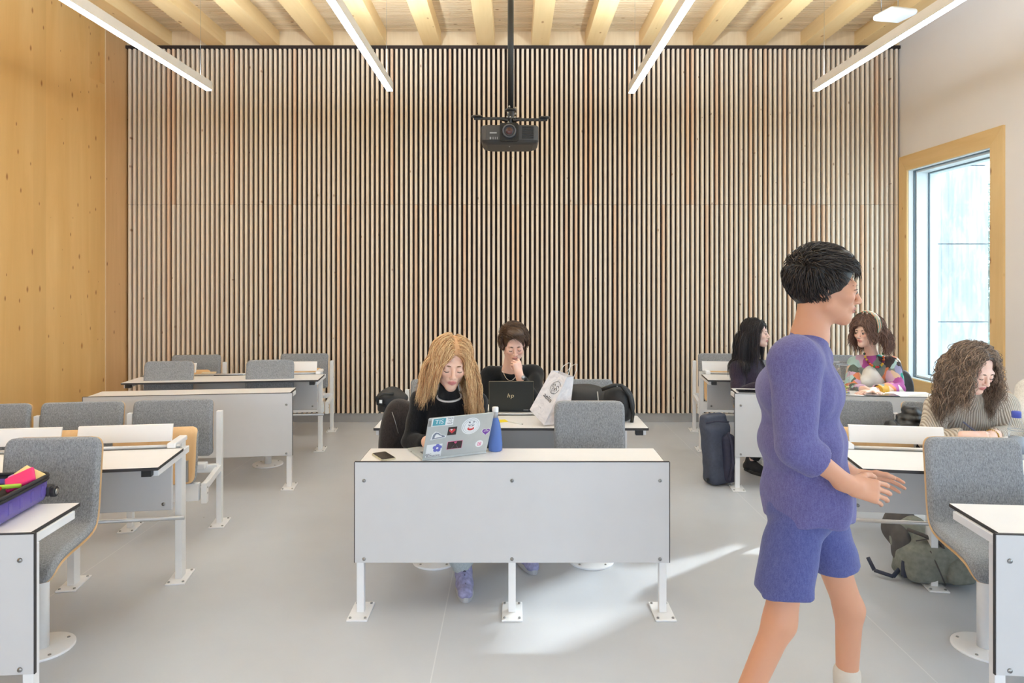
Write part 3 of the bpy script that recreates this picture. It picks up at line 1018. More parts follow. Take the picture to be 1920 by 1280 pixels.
# ------------------------------------------------------------------ luminaires
M['lamp_body'] = plain('white_aluminium_luminaire', (226, 224, 224), .45, nz=.01)
M['lamp_glow'] = emit('luminaire_diffuser', (.74, .88, 1.0), LAMP_STRENGTH)
M['uplight_fill'] = emit('added_uplight_glow', (.74, .88, 1.0), LAMP_STRENGTH * 5.5)  # unseen glow added on top of the lamps to brighten the ceiling
M['uplight_fill_wall'] = emit('added_uplight_glow_dim', (.74, .88, 1.0), LAMP_STRENGTH * 2.2)  # weaker added glow for the two lamps beside the walls
def luminaire(x, y1, z, label, up=True):
    y0 = 1.4
    r = empty('linear_pendant_lamp', (x, y1, z)); tag(r, label, 'lamp', 'suspended linear lamps')
    w = .029; hh = .088; o = r.location
    mb = MB(); mb.box(x - w, x + w, y0, y1, z + .006, z + hh)
    mb.build('housing', M['lamp_body'], r, .002, origin=o)
    mb = MB(); mb.box(x - w + .003, x + w - .003, y0 + .003, y1 - .003, z, z + .006)
    mb.build('diffuser', M['lamp_glow'], r, origin=o)
    mb = MB(); mb.box(x - w + .006, x + w - .006, y0 + .003, y1 - .003, z + hh, z + hh + .002)  # added glowing strip facing the ceiling
    mb.build('added_uplight', M['uplight_fill'] if abs(x) < 2 else M['uplight_fill_wall'], r, origin=o)
    for yy in (y1 - .18, (y0 + y1) / 2, y0 + .18):
        mb = MB(); mb.tube([(x, yy, z + hh), (x, yy, ZC + (.15 if True else 0))], .0012, 5)
        mb.build('suspension_wire', M['steel'], r, origin=o)
luminaire(-2.94, 6.6, 3.455, 'white linear lamp hanging nearest the golden wood wall')
luminaire(-1.19, 6.6, 3.450, 'white linear lamp just left of the projector pole')
luminaire(1.145, 6.6, 3.43, 'white linear lamp just right of the projector pole')
luminaire(2.925, 6.6, 3.45, 'white linear lamp hanging nearest the white plaster wall')

# wireless access point under the beams
r = empty('access_point', (3.39, 6.06, 3.98)); tag(r, 'rounded white device hanging under the ceiling beams near the white wall', 'device')
s = SDF(); s.box((3.39, 6.06, 3.98), (.14, .12, .028), .027, rotm(12)); s.ell((3.36, 6.04, 3.975), (.13, .12, .03), None, .02)
V, F = s.mesh(.006); raw('shell', V, F, plain('white_plastic', (232, 238, 246), .35, nz=.01), r, r.location)
for dx in (-.10, .05):
    mb = MB(); mb.tube([(3.39 + dx, 6.1, 4.0), (3.39 + dx, 6.1, 4.45)], .003, 6); mb.build('hanger', M['steel'], r, origin=r.location)

# ------------------------------------------------------------------ projector on a pole
d = 5.62
r = empty('projector', (-.02, d + .2, 2.95)); tag(r, 'black ceiling projector hanging from a pole at the centre', 'projector'); o = r.location
M['pj'] = plain('charcoal_plastic', (52, 50, 50), .5, nz=.05); M['pj_dark'] = plain('black_glossy_plastic', (16, 16, 18), .25)
c = W(956, 258, d)
x = c.x; zc = 1.63 + (524 - 252) / 1280 * d
def rrect(w, h, r_, n=6):
    pts = []
    for cx, cy, a0 in ((w - r_, h - r_, 0), (-w + r_, h - r_, 90), (-w + r_, -h + r_, 180), (w - r_, -h + r_, 270)):
        for i in range(n + 1):
            a = math.radians(a0 + 90 * i / n); pts.append((cx + r_ * math.cos(a), cy + r_ * math.sin(a)))
    return pts
mb = MB()
body = [(a + x, b + d + .18) for a, b in rrect(.237, .19, .055)]
n_ = len(body)
vs = []; zs = [(.80, -.078), (.94, -.066), (1.0, -.045), (1.0, .068), (.97, .078)]
for sc_, dz in zs:
    for a, b in body: vs.append((x + (a - x) * (sc_ if dz < 0 else sc_), d + .18 + (b - d - .18) * sc_, zc + dz))
fs = [tuple(range(n_))[::-1], tuple(range(4 * n_, 5 * n_))]
for i in range(4):
    for k in range(n_): fs.append((i * n_ + k, i * n_ + (k + 1) % n_, (i + 1) * n_ + (k + 1) % n_, (i + 1) * n_ + k))
mb.add(vs, fs)
hb = mb.build('housing', M['pj'], r, .003, origin=o)
mb = MB(); mb.prism([(a + x - .005, b + zc + .014) for a, b in rrect(.078, .075, .02)], d - .035, d + .06, 'y'); lh = mb.build('lens_surround', M['pj_dark'], r, .003, origin=o)
mb = MB()
for R_, y0, y1 in ((.056, d - .052, d - .03), (.040, d - .056, d - .05)):
    mb.cyl((x - .005, y0, zc + .018), (x - .005, y1, zc + .018), R_, R_, 28)
mb.torus((x - .005, d - .054, zc + .018), .050, .007, 28, 8, 'y')
ln = mb.build('lens', plain('grey_lens_ring', (70, 70, 76), .3), r, origin=o)
mb = MB(); mb.sphere((x - .005, d - .05, zc + .018), (.032, .014, .032), 18, 10)
mb.build('front_glass', plain('dark_red_lens_glass', (60, 18, 16), .05), ln, origin=o)
mb = MB()
for i in range(11): mb.box(x + .10, x + .195, d - .014, d - .006, zc - .035 + i * .0095, zc - .031 + i * .0095)
mb.build('vent_grille', M['pj_dark'], r, origin=o)
for i in range(5):
    mb = MB(); mb.box(x - .163 + i * .0145, x - .159 + i * .0145, d - .0125, d - .005, zc - .042, zc - .022)
    mb.build('status_light', M['white_metal'] if i == 0 else M['steel'], r, origin=o)
mb = MB(); mb.box(x - .165, x - .108, d - .0125, d - .006, zc + .006, zc + .016); mb.build('name_plate', M['steel'], r, origin=o)
mb = MB(); mb.sphere((x - .005, d + .10, zc - .079), .006, 8, 6); mb.build('underside_sensor', M['steel'], r, origin=o)
# mount
mx, my = -.02, d + .17
mb = MB(); mb.cyl((mx, my, zc + .22), (mx, my, ZD), .026, .026, 20); mb.build('pole', M['black_plastic'], r, origin=o)
mb = MB(); mb.cyl((mx, my, ZD - .02), (mx, my, ZD + .01), .07, .07, 24); mb.build('ceiling_plate', M['black_plastic'], r, origin=o)
mb = MB(); mb.cyl((mx, my, zc + .235), (mx, my, zc + .25), .048, .048, 24); mb.cyl((mx, my, zc + .09), (mx, my, zc + .24), .026, .03, 16)
mb.cyl((mx, my, zc + .10), (mx, my, zc + .115), .05, .05, 20); mb.box(mx - .05, mx + .05, my - .05, my + .05, zc + .075, zc + .09)
for sx_ in (-1, 1):
    mb.tube([(mx + sx_ * .02, my - .02, zc + .15), (mx + sx_ * .09, my - .02, zc + .165)], [.02, .014], 8)
mb.build('mount_head', M['black_plastic'], r, .002, origin=o)
for sx_, zz in ((-1, .165), (1, .155)):
    mb = MB(); mb.box(min(mx + sx_ * .05, mx + sx_ * .31), max(mx + sx_ * .05, mx + sx_ * .31), my - .035, my - .015, zc + zz - .011, zc + zz + .011)
    a = mb.build('arm', M['black_plastic'], r, .003, origin=o)
    mb = MB(); mb.cyl((mx + sx_ * .285, my - .025, zc + zz + .011), (mx + sx_ * .285, my - .025, zc + zz + .022), .05, .046, 24)
    mb.build('end_disc', M['pj'], a, .002, origin=o)
for i, (bx, bz) in enumerate(((-.012, .258), (.042, .246), (-.022, .205), (.04, .2), (-.03, .172), (-.005, .17), (.038, .168), (-.02, .125), (.0, .08), (.03, .08))):
    mb = MB(); mb.cyl((mx + bx, my - .045, zc + bz - .008), (mx + bx, my - .045, zc + bz + .012), .006, .006, 8); mb.cyl((mx + bx, my - .045, zc + bz - .003), (mx + bx, my - .045, zc + bz + .003), .010, .010, 6)
    mb.build('bolt', M['bolt'] if 'bolt' in M else M['steel'], r, origin=o)
for sx_ in (-1, 1):
    mb = MB(); mb.cyl((x + sx_ * .215, my, zc + .07), (x + sx_ * .215, my, zc + .10), .012, .012, 10); mb.tube([(x + sx_ * .215, my, zc + .09), (mx + sx_ * .04, my, zc + .085)], .008, 6)
    mb.build('bracket_leg', M['black_plastic'], r, origin=o)
# ------------------------------------------------------------------ lecture desks
def plate(mb, x, y, w=.05, l=.095):
    mb.box(x - w, x + w, y - l, y + l, 0, .009)
def plate_bolts(x, y, par, w=.05, l=.095):
    for a in (-1, 1):
        for b in (-1, 1):
            mb = MB(); mb.cyl((x + a * (w - .014), y + b * (l - .02), .009), (x + a * (w - .014), y + b * (l - .02), .014), .0065, .006, 8)
            mb.build('bolt', M['steel'], par)
def leg(par, x, y, z1, s=.018, s2=None, py=None):
    s2 = s2 or s
    mb = MB(); mb.box(x - s, x + s, y - s2, y + s2, .009, z1)
    l = mb.build('leg', M['white_metal'], par, .002)
    mb = MB(); plate(mb, x, y if py is None else py)
    p = mb.build('foot_plate', M['white_metal'], l, .003)
    plate_bolts(x, y if py is None else py, p)
    return l
def panel_desk(depth=.28):
    r = empty('panel_desk')
    mb = MB(); mb.box(-.763, .763, 0, .012, .257, .744); mb.build('front_panel', M['panel'], r, .0015)
    mb = MB(); mb.box(-.764, .764, -.0005, .0125, .7445, .7475); mb.build('panel_edge', M['dark_edge'], r)
    for px_ in (-.718, 0, .718):
        for pz in (.655, .275):
            mb = MB(); mb.cyl((px_, .0, pz), (px_, -.004, pz), .009, .0075, 12); mb.cyl((px_, -.004, pz), (px_, -.0046, pz), .004, .004, 6)
            mb.build('screw', M['steel'], r)
    for sx_ in (-1, 1):
        mb = MB(); a, b = sorted((sx_ * .7635, sx_ * .7665)); mb.box(a, b, 0, .012, .257, .744)
        mb.build('panel_edge', M['dark_edge'], r)
    mb = MB(); mb.box(-.742, .742, .013, depth, .7335, .745); mb.build('tabletop', M['laminate'], r, .001)
    mb = MB(); mb.box(-.7425, .7425, .0135, depth + .001, .731, .7335)
    for sx_ in (-1, 1):
        a, b = sorted((sx_ * .742, sx_ * .7435)); mb.box(a, b, .0135, depth + .001, .7335, .7445)
    mb.box(-.742, .742, depth, depth + .0012, .7335, .7445)
    mb.build('edge_band', M['dark_edge'], r)
    for lx in (-.74, 0, .735): leg(r, lx, .034, .70)
    for lx in (-.74, 0, .735):
        mb = MB(); mb.box(lx - .016, lx + .016, .016, depth - .05, .70, .731); mb.build('support_arm', M['white_metal'], r, .002)
    mb = MB(); mb.box(-.72, .72, .02, .045, .69, .715); mb.build('cross_rail', M['white_metal'], r, .002)
    return r

def seat_table(flaps=('up', 'up', 'up'), posts=(.757, .22, -.30, -.80)):
    r = empty('lecture_table')
    D = .37
    mb = MB(); mb.box(-.82, .82, 0, D, .7335, .745); mb.build('tabletop', M['laminate'], r, .001)
    mb = MB(); mb.box(-.8205, .8205, -.0005, D, .730, .7335); mb.box(-.8205, .8205, -.0015, 0, .730, .7445)
    for sx_ in (-1, 1):
        a, b = sorted((sx_ * .82, sx_ * .8215)); mb.box(a, b, 0, D, .7335, .7445)
    mb.build('edge_band', M['dark_edge'], r)
    for sx_ in (-1, 1):
        mb = MB(); mb.box(*sorted((sx_ * .79, sx_ * .745)), .003, .035, .700, .730); mb.build('corner_bracket', M['black_plastic'], r, .002)
        a, b = sorted((sx_ * .775, sx_ * .812)); mb = MB(); mb.box(a, b, .035, .50, .695, .729); mb.build('support_arm', M['white_metal'], r, .002)
    mb = MB(); mb.tube([(-.80, D + .022, .752), (.80, D + .022, .752)], .010, 10); mb.build('hinge_rod', M['alu'], r)
    mb = MB(); mb.box(-.80, .80, D + .008, D + .05, .722, .741); mb.build('rear_channel', M['alu'], r, .002)
    for px_ in posts: leg(r, px_, .53, .745, .0175, .035)
    for sx_ in (-1, 1):
        mb = MB(); mb.box(*sorted((sx_ * .738, sx_ * .782)), D + .0, .57, .745, .772); mb.build('end_cap', M['white_metal'], r, .006)
    mb = MB(); mb.box(-.76, .745, .44, .452, .40, .715); p = mb.build('modesty_panel', M['panel'], r, .006)
    for px_ in (-.72, .70):
        mb = MB(); mb.cyl((px_, .44, .435), (px_, .435, .435), .009, .009, 12); mb.build('screw', M['steel'], p)
    mb = MB(); mb.tube([(-.80, .455, .352), (.80, .455, .352)], .011, 10); mb.build('footrest_rail', M['alu'], r)
    for i, st in enumerate(flaps):
        cx = (.500, -.05, -.595)[i]
        x0, x1 = cx - .235, cx + .235
        x0 = max(x0, -.80)
        if st == 'up':
            mb = MB(); mb.prism([(.455, .765), (.467, .768), (.490, .853), (.478, .850)], x0, x1, 'x')
        elif st == 'down':
            mb = MB(); mb.box(x0, x1, .43, .70, .748, .758)
        else: continue
        mb.build('writing_flap', M['laminate'], r, .001)
    return r

def pad(profile, width, thick, cr, er=.02, nu=36, nv=24):
    """upholstered sheet swept along a side profile of (y, z); front side is left of travel"""
    pts = [Vector((0, a, b)) for a, b in profile]
    # resample
    seg = [0]
    for i in range(1, len(pts)): seg.append(seg[-1] + (pts[i] - pts[i - 1]).length)
    Lt = seg[-1]
    def cr_(t):
        i = max(j for j in range(len(seg)) if seg[j] <= t + 1e-9); i = min(i, len(pts) - 2)
        u = (t - seg[i]) / (seg[i + 1] - seg[i])
        p0 = pts[max(i - 1, 0)]; p1 = pts[i]; p2 = pts[i + 1]; p3 = pts[min(i + 2, len(pts) - 1)]
        return 0.5 * ((2 * p1) + (p2 - p0) * u + (2 * p0 - 5 * p1 + 4 * p2 - p3) * u * u + (3 * p1 - p0 - 3 * p2 + p3) * u ** 3)
    def warp(k, n):
        a = k / n; return .5 - .5 * math.cos(PI * a) * (1 - .35) - .35 * (.5 - a)
    mb = MB(); vs = []; fs = []
    for side in (0, 1):
        for i in range(nu + 1):
            tt = Lt * warp(i, nu) if True else 0
            tt = min(max(tt, 0), Lt)
            p = cr_(tt); q = cr_(min(tt + .004, Lt)) - cr_(max(tt - .004, 0)); q.normalize()
            nrm = Vector((0, -q.z, q.y))
            e = min(tt, Lt - tt)
            hw = width / 2 - cr + math.sqrt(max(0, cr * cr - max(0, cr - e) ** 2)) if e < cr else width / 2
            for j in range(nv + 1):
                s_ = warp(j, nv) * 2 - 1
                x = s_ * hw
                ed = min(hw - abs(x), e)
                ff = min(1, max(0, ed / er)); th = thick / 2 * math.sqrt(max(0, 1 - (1 - ff) ** 2))
                vs.append(p + nrm * (th * (1 if side == 0 else -1)) + Vector((x, 0, 0)))
    n1 = nv + 1; tot = (nu + 1) * n1
    for i in range(nu):
        for j in range(nv):
            a = i * n1 + j
            fs.append((a, a + 1, a + n1 + 1, a + n1)); fs.append((tot + a, tot + a + n1, tot + a + n1 + 1, tot + a + 1))
    mb.add(vs, fs, True)
    return mb

def shift_profile(pr, d):
    out = []
    for i in range(len(pr)):
        a = pr[max(i - 1, 0)]; b = pr[min(i + 1, len(pr) - 1)]
        t_ = Vector((b[0] - a[0], b[1] - a[1])).normalized()
        out.append((pr[i][0] - t_.y * d, pr[i][1] + t_.x * d))
    return out

def swivel_chair():
    r = empty('swivel_chair')
    pr = [(.072, .912), (.060, .84), (.050, .76), (.042, .68), (.034, .61), (.024, .560), (.008, .528), (-.035, .512), (-.11, .503), (-.19, .497), (-.26, .483), (-.305, .455), (-.322, .410)]
    pr = [(a_ + .028, b_) for a_, b_ in pr]
    pad(pr, .418, .042, .055).build('upholstery', M['grey_fabric'], r)
    pad(shift_profile(pr, .027), .408, .012, .055, .006).build('plywood_shell', M['ply'], r)
    mb = MB(); mb.cyl((0, 0, .012), (0, 0, .462), .030, .030, 24); mb.build('column', M['white_metal'], r)
    mb = MB(); mb.box(-.09, .09, -.16, .0, .462, .474); mb.build('seat_mount', M['white_metal'], r, .003)
    mb = MB(); mb.cyl((0, 0, 0), (0, 0, .011), .13, .129, 48); b = mb.build('base_disc', M['white_metal'], r, .002)
    for a in (45, 135, 225, 315):
        x, y = .105 * math.cos(math.radians(a)), .105 * math.sin(math.radians(a))
        mb = MB(); mb.cyl((x, y, .011), (x, y, .014), .007, .006, 8); mb.build('bolt', M['steel'], b)
    return r

def flip_seat(down=False):
    """seat mounted on a floor-fixed bench frame; folded up unless somebody sits on it"""
    r = empty('flip_seat')
    pr = [(.075, .835), (.055, .74), (.045, .62), (.05, .52), (.065, .46)]
    pad(pr, .50, .045, .045).build('backrest', M['grey_fabric'], r)
    pad(shift_profile(pr, .028), .49, .011, .045, .006).build('plywood_back', M['ply'], r)
    if down:
        ps = [(.02, .455), (-.10, .437), (-.22, .440), (-.33, .446), (-.385, .425), (-.40, .39)]
    else:
        ps = [(-.30, .375), (-.282, .44), (-.266, .53), (-.258, .61), (-.240, .665), (-.205, .688)]
    s_ = pad(ps, .45 if down else .49, .040, .05).build('seat', M['grey_fabric'], r)
    q = pad(shift_profile(ps, .026), .44 if down else .48, .012, .05, .006).build('plywood_underside', M['ply'], s_)
    if not down:
        mb = MB(); mb.box(.190, .212, -.355, -.335, .40, .53); mb.build('hinge', M['steel'], s_, .003)
    mb = MB(); mb.box(-.22, .22, -.04, .075, .40, .44) if down else mb.box(-.225, .225, -.05, .02, .395, .43)
    mb.build('seat_bracket', M['white_metal'], r, .003)
    return r

def bench_frame(xs):
    r = empty('bench_frame')
    x1 = max(xs); x0 = min(xs)
    mb = MB(); mb.box(x0, x1 - .03, -.30, -.262, .268, .375); mb.build('front_beam', M['white_metal'], r, .003)
    mb = MB(); mb.box(x0, x1, .0, .04, .36, .41); mb.build('rear_beam', M['white_metal'], r, .003)
    for x in xs:
        leg(r, x, .06, .755, .017, .022)
    for x in (x0, x1):
        mb = MB(); mb.prism([(.06, .36), (.06, .40), (-.22, .375), (-.30, .375), (-.30, .25), (-.255, .25), (-.255, .335), (-.22, .335)], x - .016, x + .016, 'x')
        a = mb.build('side_bracket', M['white_metal'], r, .002)
        for yy, zz in ((-.278, .31), (-.278, .345)):
            mb = MB(); mb.cyl((x - .018, yy, zz), (x + .018, yy, zz), .006, .006, 8); mb.build('screw', M['steel'], a)
    return r

def place(o, corner, ang, off=(0, 0), rz_extra=0):
    a = math.radians(ang)
    u = Vector((math.cos(a), math.sin(a))); v = Vector((-math.sin(a), math.cos(a)))
    p = Vector(corner) + u * off[0] + v * off[1]
    o.location = (p.x, p.y, 0); o.rotation_euler = (0, 0, a + rz_extra)
    return p

pd = panel_desk(.27); pn = panel_desk(.335); used = {}
def get(kind, proto):
    if kind not in used: used[kind] = 1; return proto
    return copy_tree(proto)
DESKS = [
    ((-.005, 3.311), 0, 'white panel desk at the centre with the silver laptop on it'),
    (None, (-1.669, 2.376, 5.0), 'white panel desk at the lower left under the purple suitcase'),
    (None, (1.677, 2.370, -5.0), 'white panel desk cut off by the lower right corner of the picture'),
    (None, (-1.725, 5.332, 7.4), 'far white panel desk beside the golden wood wall'),
    (None, (1.722, 5.300, -7.4), 'far white panel desk with the glass jars, near the window'),
]
for c, k, lab in DESKS:
    near = k and k[1] < 3
    o = get('pn', pn) if near else get('pd', pd)
    if c: o.location = (c[0], c[1], 0)
    else:
        x, y, ang = k; place(o, (x, y), ang, (-.763 if x < 0 else .763, 0))
    tag(o, lab, 'desk', 'white panel desks')

tables = {}
st_c = seat_table(('none', 'down', 'none'))
st_c.location = (-.012, 4.073, 0); tag(st_c, 'white lecture table holding the black laptop and the paper bag', 'table', 'white lecture tables with flaps')
# middle flap of the central table is folded down for the seated man
tn = seat_table(('up', 'up', 'up'))
place(tn, (-1.676, 3.22), 8.8, (-.82, 0)); tag(tn, 'near left lecture table with two upright flaps and a grey modesty panel', 'table', 'white lecture tables with flaps')
o = seat_table(('up', 'down', 'down')); o.scale = (1, 1, 1)
# mirrored for the right block
for ch in o.children:
    if ch.name.startswith('writing_flap') or ch.name.startswith('modesty_panel'):
        for v in ch.data.vertices: v.co.x *= -1
        ch.data.flip_normals()
        for g in ch.children:
            for v in g.data.vertices: v.co.x *= -1
            g.data.flip_normals()
place(o, (1.640, 3.20), -8.8, (.82, 0)); tag(o, 'near right lecture table where the curly haired woman is writing', 'table', 'white lecture tables with flaps')
tf = seat_table(('up', 'none', 'up'))
place(tf, (-1.723, 6.026), 6.7, (-.82, 0)); tag(tf, 'far left lecture table beside the golden wood wall', 'table', 'white lecture tables with flaps')
o = copy_tree(tf)
place(o, (1.723, 6.026), -6.7, (.82, 0)); tag(o, 'far right lecture table behind the two talking women', 'table', 'white lecture tables with flaps')

# bench frames and flip seats
up = flip_seat(False); dn = flip_seat(True); bf = bench_frame((.744, .19, -.365, -.92)); bc = bench_frame((.83, .28, -.28, -.83))
def mirrored(c, ang, off): return (-c[0], c[1]), -ang, (-off[0], off[1])
SEATS = [
    # (table corner, angle, offset, seat down, label)
    ('nl', .455, 0, 'folded grey seat with bare plywood underside, at the aisle end of the near left bench'),
    ('nl', -.10, 0, 'folded grey seat in the middle of the near left bench'),
    ('nl', -.655, 0, 'folded grey seat at the left picture edge on the near left bench'),
    ('nr', .455, 0, 'folded grey seat behind the walking person, at the aisle end of the near right bench'),
    ('nr', -.10, 1, 'grey seat with a black puffer jacket, under the curly haired woman'),
    ('nr', -.655, 1, 'grey seat under the person in a white sweater at the right picture edge'),
    ('fl', .455, 0, 'folded grey seat at the aisle end of the far left bench against the slats'),
    ('fl', -.655, 0, 'folded grey seat near the golden wall on the far left bench'),
    ('fr', .455, 0, 'folded grey seat behind the long haired woman, against the slats'),
    ('fr', -.655, 0, 'folded grey seat between the two talking women, against the slats'),
]
BL = {'nl': ((-1.676, 3.22), 8.8, 1), 'fl': ((-1.723, 6.026), 6.7, 1), 'nr': ((1.676, 3.22), -8.8, -1), 'fr': ((1.723, 6.026), -6.7, -1)}
for k, xo, down, lab in SEATS:
    c, ang, sg = BL[k]
    o = get('dn', dn) if down else get('up', up)
    extra = 0
    place(o, c, ang, (sg * (-.82 + xo), 1.31))
    tag(o, lab, 'seat', 'grey flip seats')
for k, lab in (('nl', 'white floor-fixed frame carrying the near left row of seats'), ('fl', 'white floor-fixed frame carrying the far left row of seats'), ('nr', 'white floor-fixed frame carrying the near right row of seats'), ('fr', 'white floor-fixed frame carrying the far right row of seats')):
    c, ang, sg = BL[k]
    o = get('bf', bf)
    if sg < 0: pass
    xc = -.088
    if sg > 0: place(o, c, ang, (-.82, 1.31))
    else: place(o, c, ang, (.82 + .176, 1.31))
    tag(o, lab, 'bench frame', 'white bench frames')
bc.location = (-.012, 4.073 + 1.31, 0); tag(bc, 'white floor-fixed frame carrying the centre row of seats', 'bench frame', 'white bench frames')
for x, down, lab in ((-.555, 0, 'grey seat behind the blonde woman, at the left end of the centre bench'), (0, 1, 'grey seat under the man at the middle of the centre bench'), (.555, 0, 'grey seat behind the black duffel bag on the centre bench')):
    o = copy_tree(dn if down else up); o.location = (-.012 + x, 4.073 + 1.31, 0); o.rotation_euler = (0, 0, 0); tag(o, lab, 'seat', 'grey flip seats')

sc_ = swivel_chair()
CH = [
    ((-.452, 3.955), 0, 'grey swivel chair the blonde woman sits on, draped with a dark coat'),
    ((.452, 3.955), 0, 'empty grey swivel chair behind the centre desk, right of the paper bag'),
    ((-2.082, 3.015), 5, 'grey swivel chair behind the purple suitcase on the lower left'),
    ((2.082, 3.015), -5, 'large grey swivel chair in front of the curly haired woman'),
    ((-2.162, 6.02), 7.4, 'grey swivel chair on the aisle side of the far left panel desk'),
    ((-3.02, 5.93), 7.4, 'grey swivel chair nearest the golden wall at the far left panel desk'),
    ((2.162, 6.02), -7.4, 'grey swivel chair under the long haired woman'),
    ((3.02, 5.93), -7.4, 'grey swivel chair under the woman with the headband'),
]
for (x, y), ang, lab in CH:
    o = get('sc', sc_); o.location = (x, y, 0); o.rotation_euler = (0, 0, math.radians(ang)); tag(o, lab, 'chair', 'grey swivel chairs')
# ------------------------------------------------------------------ people
M['knit_black'] = fabric('black_knit', (13, 14, 17), (30, 32, 36), 420, .9, .3)
M['black_cotton'] = plain('black_cotton', (20, 22, 27), .85, nz=.2, nscale=60)
M['cardigan_black'] = fabric('black_cardigan', (15, 15, 18), (34, 34, 38), 300, .95, .4)
M['jeans_light'] = fabric('light_denim', (150, 160, 166), (186, 194, 196), 500)
M['sage'] = fabric('sage_cotton_trousers', (136, 146, 128), (166, 174, 154), 500)
M['dark_jacket'] = fabric('dark_aubergine_jacket', (40, 33, 46), (66, 56, 72), 240)
M['white_top'] = plain('white_cotton_top', (232, 228, 220), .8, nz=.02)
M['white_knit'] = fabric('cream_knit', (206, 198, 188), (236, 230, 222), 200)
M['blue_shirt'] = fabric('violet_blue_shirt', (84, 80, 130), (108, 106, 156), 300, .85, .2)
M['shorts'] = fabric('indigo_shorts', (70, 74, 128), (92, 98, 150), 300, .85, .2)
M['dark_trousers'] = plain('dark_trousers', (34, 34, 40), .85, nz=.2)
M['lav_shoe'] = plain('lavender_sneaker_upper', (150, 150, 190), .7, nz=.25, nscale=50)
M['sole_grey'] = plain('pale_grey_rubber_sole', (176, 178, 184), .7)
M['sole_dark'] = plain('dark_rubber_sole', (48, 48, 52), .7)
M['lace_dark'] = plain('black_laces', (26, 22, 30), .8)
M['silver'] = plain('silver_chain', (216, 214, 208), .25, .9)
M['pearl'] = plain('white_beads', (236, 230, 226), .3)
# ribbed knit
t = NT('beige_ribbed_knit')
wv = t.node('ShaderNodeTexWave', wave_type='BANDS', bands_direction='X', wave_profile='SIN')
wv.inputs['Scale'].default_value = 26; wv.inputs['Distortion'].default_value = .9; wv.inputs['Detail'].default_value = 2
t.link(t.mapping((1, .55, .06)), wv.inputs['Vector'])
fn = t.noise(t.mapping(), 300, 3)
t.color(t.mix(t.math('MULTIPLY', fn, .3), t.ramp(wv.outputs['Fac'], [(.1, lin((166, 153, 141))), (.55, lin((216, 206, 194)))]), lin((172, 160, 148))))
t.bump(wv.outputs['Fac'], .8, .006); M['rib'] = t.set(.95, 0, .2)
# patchwork
t = NT('patchwork_cardigan')
vo = t.node('ShaderNodeTexVoronoi'); vo.inputs['Scale'].default_value = 15
mpv = t.mapping((1, 1, .62), (0, math.radians(25), 0)); nzv = t.node('ShaderNodeTexNoise'); nzv.inputs['Scale'].default_value = 14; t.link(mpv, nzv.inputs['Vector'])
t.link(t.mix(.06, mpv, nzv.outputs['Color']), vo.inputs['Vector'])
sc_n = t.node('ShaderNodeSeparateColor'); t.link(vo.outputs['Color'], sc_n.inputs[0])
rr_ = t.node('ShaderNodeValToRGB'); rr_.color_ramp.interpolation = 'CONSTANT'
pal = [(214, 184, 160), (126, 132, 128), (20, 134, 120), (206, 172, 196), (70, 62, 64), (232, 226, 214), (196, 150, 60), (176, 206, 204), (168, 84, 150), (214, 132, 96), (150, 152, 190), (92, 104, 96)]
e = rr_.color_ramp.elements
while len(e) < len(pal): e.new(.5)
for i, c in enumerate(pal): e[i].position = i / len(pal); e[i].color = (*lin(c), 1)
t.link(sc_n.outputs[0], rr_.inputs[0]); t.color(rr_.outputs[0]); M['patch'] = t.set(.9, 0, .2)
t.bump(t.noise(t.mapping(), 250, 3), .3, .003)
# headband
t = NT('patterned_headband')
wv = t.node('ShaderNodeTexWave'); wv.inputs['Scale'].default_value = 14; wv.inputs['Distortion'].default_value = 3; t.link(t.mapping((1, .3, 1)), wv.inputs['Vector'])
r2 = t.node('ShaderNodeValToRGB'); r2.color_ramp.interpolation = 'CONSTANT'; e = r2.color_ramp.elements
while len(e) < 4: e.new(.5)
for i, c in enumerate([(206, 112, 66), (118, 190, 200), (222, 196, 150), (86, 140, 120)]): e[i].position = i / 4; e[i].color = (*lin(c), 1)
t.link(wv.outputs['Fac'], r2.inputs[0]); t.color(r2.outputs[0]); M['headband'] = t.set(.8)

def strands(P, name, m, **kw):
    V, F = hair_strands(P.hc, P.R, P.sc, kw.pop('n'), kw.pop('length'), **kw)
    return V, F
def add_hair(P, m, cap, st, label=None):
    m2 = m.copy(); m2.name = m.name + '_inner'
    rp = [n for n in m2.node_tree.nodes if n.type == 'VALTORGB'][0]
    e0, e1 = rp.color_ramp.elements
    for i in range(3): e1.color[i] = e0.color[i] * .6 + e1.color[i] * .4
    mm_ = m
    o = raw('hair', st[0], st[1], m, P.ob, P.base)
    V1, F1 = cap.mesh(.0045)
    raw('inner_hair', V1, F1, m2, o, (0, 0, 0)).location = -Vector(P.base)
    if label: o['label'] = label
    return o

# --- the blonde woman at the centre desk
P = Person(dict(head=W(845, 680, 3.56), neck=W(842, 742, 3.70), chest=W(840, 784, 3.78), pelvis=(-.42, 3.93, .60),
    ls=W(789, 752, 3.76), rs=W(894, 755, 3.76), le=W(769, 826, 3.70), re=W(908, 832, 3.74), lw=W(806, 830, 3.56), rw=W(862, 836, 3.58),
    lh=(-.52, 3.87, .59), rh=(-.34, 3.87, .59), lk=(-.46, 3.52, .575), rk=(-.22, 3.53, .575), la=(-.262, 3.64, .11), ra=(.06, 3.96, .11)),
    'blonde woman in black bending over the silver laptop at the centre desk', (236, 194, 172), (206, 104, 112), 1.06, yaw=14, pitch=16, roll=4, brow=(120, 86, 60))
P.hand('l', (.75, -.55, -.15), (.1, -.1, 1), -1, curl=(18, 22, 14), thumb=(40, 10))
P.hand('r', (-.7, -.6, -.15), (-.1, -.1, 1), 1, curl=(18, 22, 14), thumb=(40, 10))
P.finish(); blonde = P
